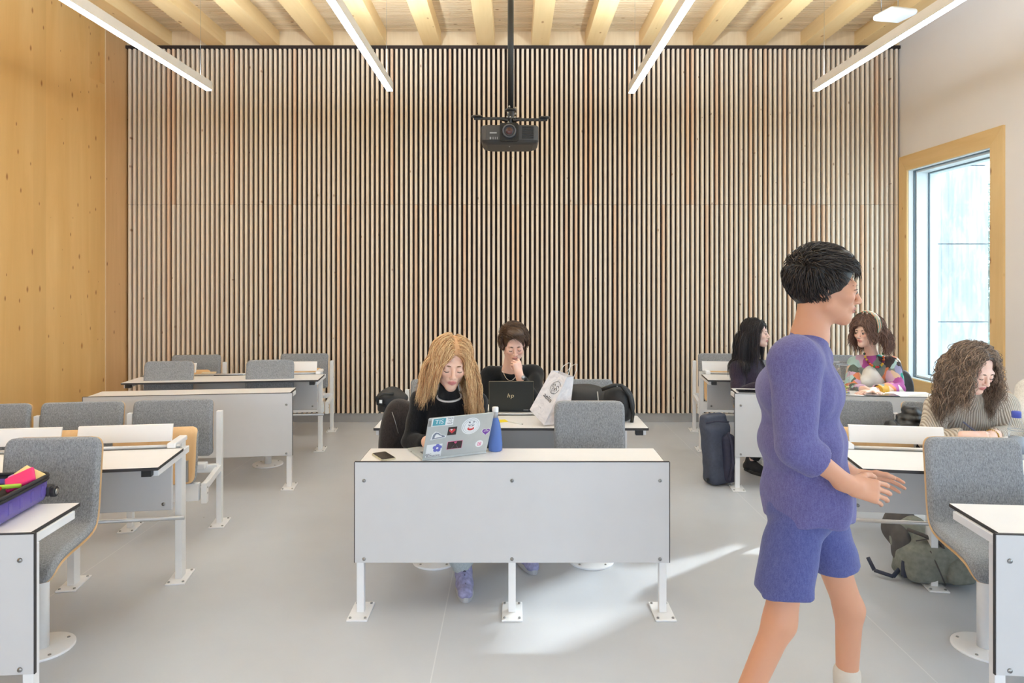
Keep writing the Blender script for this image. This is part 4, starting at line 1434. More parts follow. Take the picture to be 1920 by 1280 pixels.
tp = P.top(1.0, .05, .046, .036, bust=1.0, sleeve=.86, seed=11)
tp.cone(P.J['neck'] + Vector((0, 0, -.01)), P.L(0, .008, -.105), .060, .050, .012)
P.wear('cardigan', tp, M['cardigan_black'], .0055)
fs = SDF()
for i in range(4):
    c = P.J['chest'] + (P.J['pelvis'] - P.J['chest']) * (i * .22)
    fs.ell(c + Vector((.012, -.045, -.01)), (.072, .082, .10), None, .03)
fs.ell(P.J['chest'] + Vector((.075, -.075, -.05)), (.06, .055, .062), None, .03); fs.ell(P.J['chest'] + Vector((-.05, -.075, -.05)), (.06, .055, .062), None, .03)
P.wear('smooth_top', fs, M['black_cotton'], .006, 'smooth black top')
P.wear('trousers', P.legs(.098, .068, .062, 1.0), M['jeans_light'], .008)
shoe(P, 'l', (.12, -1), M['lav_shoe'], M['sole_grey'], 'sneaker', 1.12, M['lace_dark'])
shoe(P, 'r', (.3, -1), M['lav_shoe'], M['sole_grey'], 'sneaker', 1.12, M['lace_dark'])
nk = MB(); c = P.J['neck'] + Vector((.004, -.012, .012)); pts = []
for i in range(33):
    a = 2 * PI * i / 32; pts.append(c + Vector((.064 * math.cos(a), .060 * math.sin(a) - .01, -.012 + .016 * math.sin(a))))
nk.tube(pts, .0058, 8, False); nk.build('necklace', M['pearl'], P.ob, origin=P.base)
for sx_ in (-1, 1):
    mb = MB()
    for i in range(4): mb.sphere(P.L(sx_ * .085, .0, -.045 - .013 * i), .007 + .002 * (i == 1), 10, 6)
    mb.build('earring', M['silver'], P.ob, origin=P.base)
col = [(P.J['ls'], P.J['rs'], .064), (P.J['chest'], P.J['pelvis'], .115), (P.J['neck'], P.L(0, .02, -.07), .058)]
h1 = hair_strands(P.hc, P.R, P.sc, 2600, .31, 21, part=.008, drop=.5, wave=.008, wfreq=30, r=.0017, colliders=col, puff=.012, sides=(.80, 1.12), flare=.05, hairline=.060, xpull=(-.16, .08), face=(.070, .105))
add_hair(P, hair_mat('blonde_hair', (166, 106, 62), (248, 216, 164)), hair_cap(P.hc, P.R, P.sc, .012, .060), h1)

# --- the man at the middle table
P = Person(dict(head=W(963, 645, 4.95), neck=W(957, 694, 5.07), chest=W(960, 738, 5.16), pelvis=(-.01, 5.28, .55),
    ls=W(917, 704, 5.15), rs=W(1003, 701, 5.15), le=W(905, 764, 5.0), re=W(1003, 752, 4.83), lw=W(938, 755, 4.80), rw=W(975, 706, 4.76),
    lh=(-.10, 5.22, .53), rh=(.09, 5.22, .53), lk=(-.16, 4.78, .54), rk=(.20, 4.76, .53), la=(-.2, 4.9, .11), ra=(.24, 4.95, .11)),
    'brown-haired man in a black sweater thinking with a fist at his mouth', (238, 196, 178), (204, 124, 116), 1.02, True, yaw=7, pitch=20, roll=-2, brow=(84, 60, 44))
P.hand('r', (-.22, .12, 1), (.62, -.78, .1), 1, curls=[(72, 70, 40), (66, 78, 45), (72, 82, 45), (78, 84, 45)], thumb=(28, 10), fore=.09, hsc=.98)
P.hand('l', (.6, -.75, -.1), (0, 0, 1), -1, curl=(15, 20, 12), thumb=(40, 10))
P.finish()
tp = P.top(1.03, .060, .050, .038, bust=0, sleeve=.88, seed=31, wrink=(.004, 55), shw=.070)
cc = P.J['neck'] + Vector((.0, .004, -.02))
tp.cone(cc, cc + Vector((0, -.006, .025)), .068, .060, .012)
P.wear('sweater', tp, M['knit_black'], .006)
P.wear('trousers', P.legs(.105, .078, .066, 1.0), M['sage'], .008)
shoe(P, 'l', (-.1, -1), M['white_top'], M['sole_dark'], 'sneaker'); shoe(P, 'r', (.1, -1), M['white_top'], M['sole_dark'], 'sneaker')
w = P.J['rw']; e_ = P.J['re']; dv = (w - e_).normalized(); wc = w + dv * -.012
Rw = frame(dv, (.62, -.78, .1))
mb = MB(); pts = [wc + Rw @ Vector((.031 * math.cos(a), 0, .027 * math.sin(a))) for a in [2 * PI * i / 20 for i in range(21)]]
mb.tube(pts, .0045, 6, False); pts2 = [p + dv * .008 for p in pts]; mb.tube(pts2, .0045, 6, False)
wt = mb.build('watch', plain('dark_steel_watch', (70, 70, 72), .3, .8), P.ob, origin=P.base)
mb = MB(); cW = wc + dv * .004 + Rw @ Vector((0, 0, .026)); mb.cyl(cW, cW + Rw @ Vector((0, 0, .008)), .017, .016, 20); mb.build('watch_case', M['steel'], wt, origin=P.base)
mb = MB(); pts = []
for i in range(25):
    a = PI * i / 24; pts.append(P.J['neck'] + Vector((-.058 * math.cos(a), -.055 * math.sin(a) - .012, .018 - .085 * math.sin(a) ** 1.5)))
mb.tube(pts, .0030, 6, False); mb.build('chain', M['silver'], P.ob, origin=P.base)
h = hair_strands(P.hc, P.R, P.sc, 3200, .062, 5, drop=.06, wave=.0025, wfreq=70, r=.0017, puff=.020, hairline=.070, steps=9, sweep=(.8, .15, .15), facepush=False, short=True, lift=.12)
cap = hair_cap(P.hc, P.R, P.sc, .010, .070, down=.0, back=False)
cap.ell(P.L(0, .05, -.01), (.066, .055, .06), P.R, .02)
cap.ell(P.L(.005, -.052, .105), (.062, .042, .030), P.R, .02); cap.ell(P.L(.0, .0, .118), (.066, .07, .026), P.R, .02)
add_hair(P, hair_mat('brown_hair', (54, 38, 28), (112, 84, 64)), cap, h)

# --- the long haired woman by the aisle
P = Person(dict(head=W(1417, 624, 6.0), neck=W(1408, 670, 6.05), chest=W(1403, 706, 6.04), pelvis=(2.12, 5.98, .60),
    ls=W(1383, 690, 5.95), rs=W(1428, 688, 6.16), le=W(1384, 738, 5.88), re=W(1442, 730, 6.12), lw=W(1425, 724, 5.72), rw=W(1452, 720, 5.86),
    lh=(2.08, 5.92, .59), rh=(2.22, 6.0, .59), lk=(2.22, 5.62, .56), rk=(2.42, 5.72, .56), la=(2.02, 5.78, .1), ra=(2.42, 5.86, .1)),
    'woman with long dark hair in a dark jacket looking right', (232, 198, 184), (196, 96, 100), 1.0, yaw=56, pitch=0, brow=(40, 30, 30), eyes='open')
P.hand('l', (.8, -.4, -.1), (0, 0, 1), -1, curl=(15, 20, 10)); P.hand('r', (-.3, -.8, -.1), (0, 0, 1), 1, curl=(15, 20, 10))
P.finish()
tp = P.top(1.05, .062, .056, .046, seed=41, wrink=(.005, 50), sleeve=.95)
tp.cone(P.J['neck'] + Vector((0, 0, -.01)), P.J['neck'] + Vector((.012, -.005, .03)), .066, .058, .01)
P.wear('jacket', tp, M['dark_jacket'], .007); P.wear('trousers', P.legs(), M['dark_trousers'], .009)
shoe(P, 'l', (.5, -1), M['dark_trousers'], M['sole_dark']); shoe(P, 'r', (.5, -1), M['dark_trousers'], M['sole_dark'])
col = [(P.J['ls'], P.J['rs'], .075), (P.J['chest'], P.J['pelvis'], .12)]
h = hair_strands(P.hc, P.R, P.sc, 1900, .44, 7, part=0, drop=.42, wave=.002, wfreq=14, r=.0020, colliders=col, puff=.012, back=.5, hairline=.062, xpull=(-.05, -.05))
add_hair(P, hair_mat('black_hair', (18, 14, 16), (50, 40, 42), .35), hair_cap(P.hc, P.R, P.sc, .010, .060), h)

# --- the woman with the headband
P = Person(dict(head=W(1625, 622, 5.72), neck=W(1634, 664, 5.80), chest=W(1638, 700, 5.80), pelvis=(3.02, 5.86, .60),
    ls=W(1606, 682, 5.90), rs=W(1672, 684, 5.74), le=W(1597, 732, 5.66), re=W(1682, 730, 5.58), lw=W(1622, 731, 5.36), rw=W(1634, 733, 5.32),
    lh=(2.9, 5.8, .59), rh=(3.08, 5.8, .59), lk=(2.86, 5.45, .54), rk=(3.06, 5.42, .54), la=(2.86, 5.5, .1), ra=(3.06, 5.5, .1)),
    'woman in a patchwork cardigan and headband looking left at the far right desk', (238, 200, 182), (206, 120, 116), 1.02, yaw=-62, pitch=4, brow=(90, 66, 56), eyes='open')
P.hand('l', (.5, -.8, -.05), (0, 0, 1), -1, curl=(12, 16, 10)); P.hand('r', (-.8, -.35, -.05), (0, 0, 1), 1, curl=(12, 16, 10))
P.finish()
tp = P.top(1.06, .068, .064, .048, seed=51, wrink=(.005, 45), sleeve=.82)
P.wear('cardigan', tp, M['patch'], .006, 'cardigan knitted in many coloured patches')
fs = SDF()
for i in range(4):
    c = P.J['chest'] + (P.J['pelvis'] - P.J['chest']) * (i * .25)
    fs.ell(c + P.fw * .075 + Vector((-.01, 0, -.015)), (.075, .075, .075), None, .03)
for sx_ in (-.055, .055): fs.ell(P.J['chest'] + P.fw * .10 + Vector((sx_ - .01, 0, -.055)), (.062, .055, .06), None, .03)
fs.ell(P.J['chest'] + P.fw * .085 + Vector((-.015, 0, .0)), (.05, .05, .085), None, .03)
P.wear('top', fs, M['white_top'], .006, 'white v-neck top')
P.wear('skirt', P.legs(), M['dark_trousers'], .009)
shoe(P, 'l', (0, -1), M['dark_trousers'], M['sole_dark']); shoe(P, 'r', (0, -1), M['dark_trousers'], M['sole_dark'])
bc_ = [(176, 40, 44), (40, 130, 60), (206, 96, 40), (120, 30, 60), (200, 160, 50), (30, 90, 80)]
bms = [plain('bead_%d' % i, c, .3, nz=.02) for i, c in enumerate(bc_)]
root = None
for i in range(17):
    a = PI * (i - 1) / 15
    p = P.J['neck'] + Vector((-.078 * math.cos(a), -.055 * max(0, math.sin(a)) - .045, .015 - .105 * max(0, math.sin(a)) ** .9)) + P.fw * .03
    mb = MB(); mb.sphere(p, .0105, 10, 8); mb.build('necklace_bead', bms[(i * 5 + i // 3) % 6], P.ob, origin=P.base)
col = [(P.J['ls'], P.J['rs'], .075), (P.J['neck'], P.L(0, .02, -.07), .055)]
h = hair_strands(P.hc, P.R, P.sc, 2200, .20, 17, part=0, drop=.30, wave=.009, wfreq=55, r=.0019, colliders=col, puff=.027, back=.45, hairline=.050, fore=0, steps=16, flare=.2)
add_hair(P, hair_mat('wavy_brown_hair', (74, 52, 44), (146, 112, 98)), hair_cap(P.hc, P.R, P.sc, .018, .048), h)
# headband across the crown
V = []; F = []
for i in range(29):
    a = math.radians(-100 + 200 * i / 28)
    for j in range(5):
        y = -.025 + .05 * j / 4
        rx = .121; V.append(tuple(P.L(rx * math.sin(a), y - .008 + .02 * math.cos(a), .030 + (.136 + .006 * math.sin(j * PI / 4)) * math.cos(a) * 1.0)))
for i in range(28):
    for j in range(4): F.append((i * 5 + j, i * 5 + j + 1, i * 5 + 6 + j, i * 5 + 5 + j))
o = raw('headband', V, np.array(F), M['headband'], P.ob, P.base); md = o.modifiers.new('s', 'SOLIDIFY'); md.thickness = .004

# --- the curly haired woman writing
P = Person(dict(head=W(1826, 690, 3.86), neck=W(1820, 745, 3.98), chest=W(1822, 790, 4.06), pelvis=(2.74, 4.36, .55),
    ls=W(1759, 764, 4.02), rs=W(1884, 762, 4.02), le=W(1744, 826, 3.90), re=W(1897, 818, 3.92), lw=W(1812, 818, 3.74), rw=W(1862, 816, 3.76),
    lh=(2.64, 4.3, .53), rh=(2.84, 4.3, .53), lk=(2.56, 3.86, .54), rk=(2.84, 3.86, .54), la=(2.56, 3.92, .1), ra=(2.84, 3.95, .1)),
    'curly haired woman in a beige ribbed turtleneck writing at the near right table', (242, 204, 188), (204, 96, 108), 1.04, yaw=12, pitch=27, roll=0, brow=(96, 70, 58))
P.hand('l', (.95, -.25, .0), (-.1, -.6, .8), -1, curls=[(30, 40, 20), (40, 45, 25), (50, 50, 25), (55, 50, 25)], thumb=(25, 15))
P.hand('r', (-.85, -.4, -.1), (0, -.3, 1), 1, curl=(20, 25, 15), thumb=(35, 10))
P.finish()
tp = P.top(1.08, .070, .064, .046, bust=.95, seed=61, wrink=(.005, 42), sleeve=.9, shw=.072)
tp.cone(P.J['neck'] + Vector((0, 0, -.01)), P.L(0, .006, -.112), .070, .060, .012)
P.wear('turtleneck', tp, M['rib'], .0055)
P.wear('trousers', P.legs(), M['dark_trousers'], .009)
shoe(P, 'l', (0, -1), M['dark_trousers'], M['sole_dark']); shoe(P, 'r', (0, -1), M['dark_trousers'], M['sole_dark'])
col = [(P.J['ls'], P.J['rs'], .078), (P.J['chest'], P.J['pelvis'], .13), (P.J['neck'], P.L(0, .02, -.07), .060), (P.J['ls'], P.J['le'], .072)]
h = hair_strands(P.hc, P.R, P.sc, 3000, .36, 27, part=.004, drop=.4, wave=.013, wfreq=66, r=.0017, colliders=col, puff=.016, back=.6, hairline=.098, flare=.14, sides=(1.0, .95), steps=30, face=(.100, .150))
add_hair(P, hair_mat('curly_brown_hair', (66, 50, 42), (176, 152, 132)), hair_cap(P.hc, P.R, P.sc, .012, .088), h)
mb = MB(); w = P.J['rw']; dv = (P.J['rw'] - P.J['re']).normalized(); Rw = frame(dv, (0, -.3, 1))
for i in range(22):
    a = 2 * PI * i / 22; mb.sphere(w + dv * .016 + Rw @ Vector((.033 * math.cos(a), 0, .028 * math.sin(a))), .0045, 8, 6)
mb.build('bracelet', plain('gold_beads', (190, 150, 70), .3, .8), P.ob, origin=P.base)
curly = P

# --- the person cut off by the right edge
P = Person(dict(head=W(1995, 650, 4.15), neck=W(1990, 705, 4.2), chest=W(1988, 750, 4.22), pelvis=(3.32, 4.33, .55),
    ls=W(1930, 733, 4.18), rs=W(2046, 733, 4.18), le=W(1908, 806, 4.05), re=W(2060, 806, 4.0), lw=W(1952, 806, 3.85), rw=W(2010, 806, 3.85),
    lh=(3.22, 4.27, .53), rh=(3.42, 4.27, .53), lk=(3.2, 3.84, .54), rk=(3.44, 3.84, .54), la=(3.2, 3.9, .1), ra=(3.44, 3.9, .1)),
    'person in a white sweater cut off by the right picture edge', (236, 196, 178), (200, 110, 110), 1.0, yaw=0, pitch=15)
P.hand('l', (.5, -.8, -.1), (0, 0, 1), -1); P.hand('r', (-.5, -.8, -.1), (0, 0, 1), 1)
P.finish(); P.wear('sweater', P.top(1.06, .068, .062, .046, seed=71, wrink=(.006, 40), sleeve=.92), M['white_knit'], .008)
P.wear('trousers', P.legs(), M['dark_trousers'], .009)
h = hair_strands(P.hc, P.R, P.sc, 400, .2, 37, drop=.4, r=.004)
add_hair(P, hair_mat('chestnut_hair', (70, 46, 34), (120, 86, 60)), hair_cap(P.hc, P.R, P.sc, .012, .056), h)

# --- the walking man
P = Person(dict(head=W(1546, 538, 2.36), neck=W(1518, 632, 2.36), chest=W(1500, 735, 2.36), pelvis=W(1510, 925, 2.36),
    ls=W(1492, 680, 2.19), rs=W(1516, 672, 2.53), le=W(1492, 835, 2.12), re=W(1500, 812, 2.60), lw=W(1588, 905, 2.14), rw=W(1600, 890, 2.56),
    lh=W(1494, 955, 2.305), rh=W(1524, 950, 2.42), lk=W(1462, 1165, 2.24), rk=W(1592, 1140, 2.48), la=(.70, 2.22, .14), ra=(1.22, 2.50, .085)),
    'dark haired man in a violet-blue shirt and shorts walking to the right', (206, 152, 122), (170, 96, 84), 1.02, True, yaw=74, pitch=8, brow=(34, 26, 22), eyes='open')
P.hand('l', (.96, 0, -.25), (.1, -.9, .3), -1, curl=(20, 26, 18), thumb=(35, 20)); P.hand('r', (.96, .1, -.15), (.1, .9, .4), 1, curl=(16, 22, 14), thumb=(35, 20))
P.finish()
tp = P.top(1.2, .074, .060, .056, seed=81, wrink=(.007, 30), sleeve=.42, hem=1.42, shw=.076, dp=1.12)
tp.ell(P.J['pelvis'] + Vector((.01, 0, .0)), (.135, .185, .17), None, .05)
tp.cone(P.J['neck'] + Vector((-.012, 0, -.04)), P.J['neck'] + Vector((-.004, 0, -.004)), .066, .060, .01)
tp.plane((0, 0, W(0, 962, 2.36).z), (0, 0, -1), .006)
P.wear('shirt', tp, M['blue_shirt'], .007)
lg = SDF(); lg.ell(P.J['pelvis'] + Vector((0, 0, -.02)), (.105, .140, .13), None, .04)
for a in 'lr':
    hh_ = P.J[a + 'h']; kk = P.J[a + 'k']; lg.cone(hh_, hh_ + (kk - hh_) * 1.15, .091, .095, .03)
lg.plane((0, 0, .60), (0, 0, -1), .005)
lg.wrinkle(.007, 32, 9, (1, 1, .4))
P.wear('shorts', lg, M['shorts'], .007)
# bare lower legs, thicker calves
for a in 'lr':
    kk = P.J[a + 'k']; aa = P.J[a + 'a']
sk = plain('cream_sock', (206, 196, 184), .9)
for a in 'lr':
    so = SDF(); aa = P.J[a + 'a']; kk = P.J[a + 'k']; so.cone(aa, aa + (kk - aa) * .3, .042, .048, .02); P.wear('sock', so, sk, .008)
    shoe(P, a, (1, -.05 if a == 'l' else .05), M['white_top'], M['sole_grey'], 'sneaker', 1.08, M['lace_dark'])
h = hair_strands(P.hc, P.R, P.sc, 3400, .042, 15, drop=.06, wave=.002, wfreq=70, r=.0017, puff=.014, hairline=.062, steps=7, sweep=(.2, -.6, .15), facepush=False, short=True, lift=.1)
cap = hair_cap(P.hc, P.R, P.sc, .013, .066, down=.0, back=False)
cap.ell(P.L(0, .052, -.01), (.068, .056, .066), P.R, .02); cap.ell(P.L(0, -.005, .112), (.064, .070, .026), P.R, .02)
add_hair(P, hair_mat('near_black_hair', (26, 20, 18), (56, 44, 38)), cap, h)
# ------------------------------------------------------------------ things on and around the desks
TOP = .745
def text(name, s, M4, size, m, par, origin, align='CENTER'):
    cu = bpy.data.curves.new(name, 'FONT'); cu.body = s; cu.size = size; cu.align_x = align; cu.align_y = 'CENTER'; cu.extrude = .0001
    tmp = bpy.data.objects.new(name, cu); COL.objects.link(tmp)
    bpy.context.view_layer.update()
    me = bpy.data.meshes.new_from_object(tmp.evaluated_get(bpy.context.evaluated_depsgraph_get()))
    bpy.data.objects.remove(tmp)
    me.transform(Matrix.Translation(-Vector(origin)) @ M4)
    me.materials.clear(); me.materials.append(m)
    o = bpy.data.objects.new(name, me); COL.objects.link(o); o.parent = par
    return o
def mat4(o, x, y):
    x = Vector(x).normalized(); z = x.cross(Vector(y)).normalized(); y = z.cross(x)
    Mx = Matrix((x, y, z)).transposed().to_4x4(); Mx.translation = Vector(o); return Mx
def disc(mb, c, r, z, n=24, ry=None):
    ry = ry or r
    mb.prism([(c[0] + r * math.cos(2 * PI * i / n), c[1] + ry * math.sin(2 * PI * i / n)) for i in range(n)], z, z + .0003)
def heart(mb, c, w, z):
    pts = []
    for i in range(30):
        a = 2 * PI * i / 30
        pts.append((c[0] + w / 34 * 16 * math.sin(a) ** 3, c[1] + w / 34 * (13 * math.cos(a) - 5 * math.cos(2 * a) - 2 * math.cos(3 * a) - math.cos(4 * a))))
    mb.prism(pts[::-1], z, z + .0003)

M['lap_silver'] = plain('silver_laptop_aluminium', (188, 192, 192), .42, .25, nz=.02)
M['key'] = plain('dark_keys', (74, 76, 80), .6)
def flat(nm, rgb, r=.5): return plain(nm, rgb, r, nz=.01)
WHT = flat('sticker_white', (232, 234, 236)); TEAL = flat('sticker_teal', (84, 160, 176)); NAVY = flat('sticker_ink', (40, 44, 66)); PURP = flat('sticker_purple', (116, 66, 160))
RED = flat('sticker_red', (206, 60, 66)); DRK = flat('sticker_dark', (52, 40, 42)); PINK = flat('sticker_pink', (214, 92, 140)); LILAC = flat('sticker_violet_blue', (112, 116, 196)); GREY = flat('sticker_grey', (122, 130, 146))

# silver laptop
a = math.radians(25.9); u = Vector((math.cos(a), math.sin(a), 0)); nrm = Vector((math.sin(a), -math.cos(a), 0))
BLc = Vector((-.443, 3.330, TOP + .012)); lean = math.radians(25)
up_ = (nrm * math.sin(lean) + Vector((0, 0, 1)) * math.cos(lean)).normalized()
LW, LH = .341, .235
r = empty('laptop', (BLc.x, BLc.y, TOP)); tag(r, 'silver laptop covered with stickers, open on the centre panel desk', 'laptop'); o = r.location.copy()
Mb = mat4(BLc + Vector((0, 0, -.011)), u, -nrm)     # base: x along hinge, y away from the camera
mb = MB(); mb.M = Mb; mb.box(0, LW, 0, .238, 0, .011); base = mb.build('base', M['lap_silver'], r, .002, origin=o)
mb = MB(); mb.M = Mb; mb.box(.03, LW - .03, .03, .13, .0112, .0118); kb = mb.build('keyboard', M['key'], base, origin=o)
mb = MB(); mb.M = Mb; mb.box(.12, .22, .15, .225, .0112, .0115); mb.build('touchpad', M['steel'], base, origin=o)
mb = MB(); mb.M = Mb; mb.box(-.0005, 0, .17, .185, .004, .008); mb.build('side_port', M['key'], base, origin=o)
Ml = mat4(BLc, u, up_)
mb = MB(); mb.M = Ml; mb.prism([(LW / 2 + x, LH / 2 + y) for x, y in rrect(LW / 2, LH / 2, .008)], -.005, 0); lid = mb.build('lid', M['lap_silver'], r, .001, origin=o)
mb = MB(); mb.M = Ml; mb.box(.006, LW - .006, .012, LH - .006, -.0056, -.005); mb.build('screen', M['pj_dark'], lid, origin=o)
mb = MB(); mb.M = Ml; mb.box(.002, .016, LH * .80, LH * .95, 0, .0004); mb.build('maker_plate', M['steel'], lid, origin=o)
def Su(u_, v_): return (LW * u_, LH * v_)
def stick(nm, m, f, lvl=1):
    mb = MB(); mb.M = Ml; f(mb); return mb.build(nm, m, lid, origin=o)
def rect(mb, c, w, h, z): mb.box(c[0] - w / 2, c[0] + w / 2, c[1] - h / 2, c[1] + h / 2, z, z + .0003)
Z1, Z2, Z3, Z4 = .0002, .0006, .001, .0014
def T(s, c, size, m, z=Z3): return text('sticker_text', s, Ml @ Matrix.Translation((c[0], c[1], z)), size, m, lid, o)
stick('sticker', WHT, lambda b: rect(b, Su(.215, .895), .110, .047, Z1)); stick('sticker', TEAL, lambda b: rect(b, Su(.165, .895), .064, .040, Z2))
T('TIS', Su(.165, .895), .034, WHT)
for i, s_ in enumerate(('TALK', 'TO', 'MAT')): T(s_, (LW * .325, LH * (.96 - i * .062)), .0135, NAVY)
stick('sticker', DRK, lambda b: rect(b, Su(.386, .635), .046, .048, Z1)); stick('sticker_heart', RED, lambda b: heart(b, Su(.386, .64), .034, Z2)); stick('sticker_heart', WHT, lambda b: heart(b, Su(.372, .67), .012, Z3))
c_ = Su(.664, .715)
stick('sticker', WHT, lambda b: disc(b, c_, .049, Z1)); stick('sticker_ring', GREY, lambda b: disc(b, c_, .043, Z2)); stick('sticker_ring', WHT, lambda b: disc(b, c_, .0418, Z3)); stick('sticker_ring', GREY, lambda b: disc(b, c_, .034, Z4)); stick('sticker_ring', WHT, lambda b: disc(b, c_, .033, Z4 + .0004))
ZF = Z4 + .0008
stick('sticker_mouth', RED, lambda b: disc(b, (c_[0] + .001, c_[1] - .014), .018, ZF, 20, .011)); stick('sticker_mouth', WHT, lambda b: disc(b, (c_[0] + .001, c_[1] - .009), .012, ZF + .0004, 20, .004))
for dx in (-.008, .009):
    stick('sticker_eye', GREY, lambda b: disc(b, (c_[0] + dx, c_[1] + .008), .0075, ZF)); stick('sticker_eye', WHT, lambda b: disc(b, (c_[0] + dx, c_[1] + .0085), .0055, ZF + .0004)); stick('sticker_eye', NAVY, lambda b: disc(b, (c_[0] + dx, c_[1] + .006), .003, ZF + .0008))
    stick('sticker_brow', NAVY, lambda b: rect(b, (c_[0] + dx * 1.3, c_[1] + .024), .010, .005, ZF))
stick('sticker', WHT, lambda b: heart(b, Su(.925, .53), .050, Z1)); stick('sticker_heart', PURP, lambda b: heart(b, Su(.925, .53), .045, Z2)); T('anna', (LW * .925, LH * .55), .014, WHT)
def shoe_out(b, c, k, z):
    b.prism([(c[0] + x * k, c[1] + y * k) for x, y in [(-.034, -.020), (.034, -.012), (.034, -.004), (.012, .004), (-.004, .018), (-.018, .022), (-.030, .008)]], z, z + .0003)
stick('sticker', WHT, lambda b: shoe_out(b, Su(.19, .55), 1.15, Z1)); stick('sticker_shoe', GREY, lambda b: shoe_out(b, Su(.19, .55), .95, Z2)); stick('sticker_shoe', WHT, lambda b: shoe_out(b, (LW * .185, LH * .545), .55, Z3))
stick('sticker', PINK, lambda b: rect(b, Su(.465, .265), .079, .047, Z1)); stick('sticker_field', DRK, lambda b: rect(b, Su(.465, .265), .075, .043, Z2)); stick('sticker_gem', PINK, lambda b: heart(b, Su(.47, .33), .016, Z3))
for s_ in (-1, 1): stick('sticker_ray', GREY, lambda b: b.prism([(LW * .47 + s_ * .002, LH * .30), (LW * .47 + s_ * .015, LH * .19), (LW * .47 + s_ * .0165, LH * .19)][::s_], Z3, Z3 + .0003))
stick('sticker', WHT, lambda b: disc(b, Su(.855, .225), .021, Z1)); stick('sticker_mark', PINK, lambda b: rect(b, Su(.857, .225), .018, .022, Z2)); stick('sticker_mark', WHT, lambda b: rect(b, Su(.857, .225), .012, .016, Z3)); stick('sticker_mark', PINK, lambda b: rect(b, Su(.86, .22), .008, .008, Z4))
stick('sticker', WHT, lambda b: rect(b, Su(.155, .175), .080, .076, Z1))
fc = (LW * .20, LH * .235)
for i in range(5): stick('sticker_petal', LILAC, lambda b: disc(b, (fc[0] + .014 * math.cos(i * 1.2566 + .3), fc[1] + .014 * math.sin(i * 1.2566 + .3)), .0105, Z2 + i * .0001))
stick('sticker_flower_centre', WHT, lambda b: disc(b, fc, .006, Z4))
T('ARC', (LW * .08, LH * .085), .016, NAVY); T('BLOSSOMS', (LW * .155, LH * .04), .0145, NAVY)

# phone
r = empty('smartphone', (-.645, 3.405, TOP), math.radians(-59)); tag(r, 'dark glass smartphone lying left of the silver laptop', 'phone')
mb = MB(); mb.prism(rrect(.074, .037, .009), 0, .0085); mb.build('case', plain('champagne_metal', (206, 200, 176), .3, .5), r, .0015)
mb = MB(); mb.prism(rrect(.071, .034, .008), .0085, .0092); mb.build('screen', M['pj_dark'], r)

# blue bottle
r = empty('water_bottle', (-.092, 3.535, TOP)); tag(r, 'translucent blue water bottle with a white cap beside the silver laptop', 'bottle')
t = NT('blue_translucent_plastic'); t.color(lin((108, 140, 214))); t.b.inputs['Transmission Weight'].default_value = .35; t.b.inputs['IOR'].default_value = 1.2; M['blue_pl'] = t.set(.12)
mb = MB(); mb.lathe([(.030, 0), (.036, .004), (.037, .03), (.035, .06), (.030, .11), (.024, .145), (.0165, .165), (.0135, .172)], n=32); mb.build('body', M['blue_pl'], r)
t = NT('clear_plastic_neck'); t.color(lin((214, 222, 236))); t.b.inputs['Transmission Weight'].default_value = .5; M['clear_pl'] = t.set(.1)
mb = MB(); mb.lathe([(.0135, .172), (.0135, .203)], n=24); mb.build('neck', M['clear_pl'], r)
mb = MB(); mb.lathe([(.016, .199), (.0165, .203), (.0165, .222), (.0145, .226), (0.0001, .227)], n=24); mb.build('cap', flat('cap_white', (238, 238, 240)), r)

# black laptop of the man
r = empty('laptop', (-.01, 4.50, .76)); tag(r, 'black laptop open in front of the man at the middle table', 'laptop'); o = r.location.copy()
M['hp'] = plain('black_anodised_laptop', (38, 42, 44), .38, .3)
mb = MB(); mb.box(-.157, .133, 4.50, 4.70, .759, .770); b = mb.build('base', M['hp'], r, .002, origin=o)
mb = MB(); mb.box(-.13, .10, 4.53, 4.62, .7701, .7706); mb.build('keyboard', M['key'], b, origin=o)
ML = mat4((-.157, 4.495, .768), (1, 0, 0), (0, -.10, 1))
mb = MB(); mb.M = ML; mb.prism([(.145 + x, .098 + y) for x, y in rrect(.145, .098, .005)], -.005, 0); lid = mb.build('lid', M['hp'], r, .0008, origin=o)
mb = MB(); mb.M = ML; mb.box(-.0008, .2908, .1955, .1968, -.0052, .0002); mb.box(-.0012, 0, 0, .1955, -.0052, .0002); mb.box(.29, .2912, 0, .1955, -.0052, .0002); mb.build('lid_rim', plain('brass_rim', (150, 140, 118), .35, .7), lid, origin=o)
mb = MB(); mb.M = ML; mb.box(.01, .28, .01, .19, -.0058, -.005); mb.build('screen', M['pj_dark'], lid, origin=o)
for s_, dx in (('h', -.0135), ('p', .011)):
    Mt = ML @ Matrix.Translation((.143 + dx, .100, .0004)) @ Matrix(((1, .22, 0, 0), (0, 1, 0, 0), (0, 0, 1, 0), (0, 0, 0, 1)))
    text('logo', s_, Mt, .040, plain('logo_gold', (226, 214, 178), .3, .3), lid, o)
mb = MB(); mb.M = ML; mb.box(.225, .258, .003, .006, .0, .0005); mb.build('lid_mark', M['alu'], lid, origin=o)

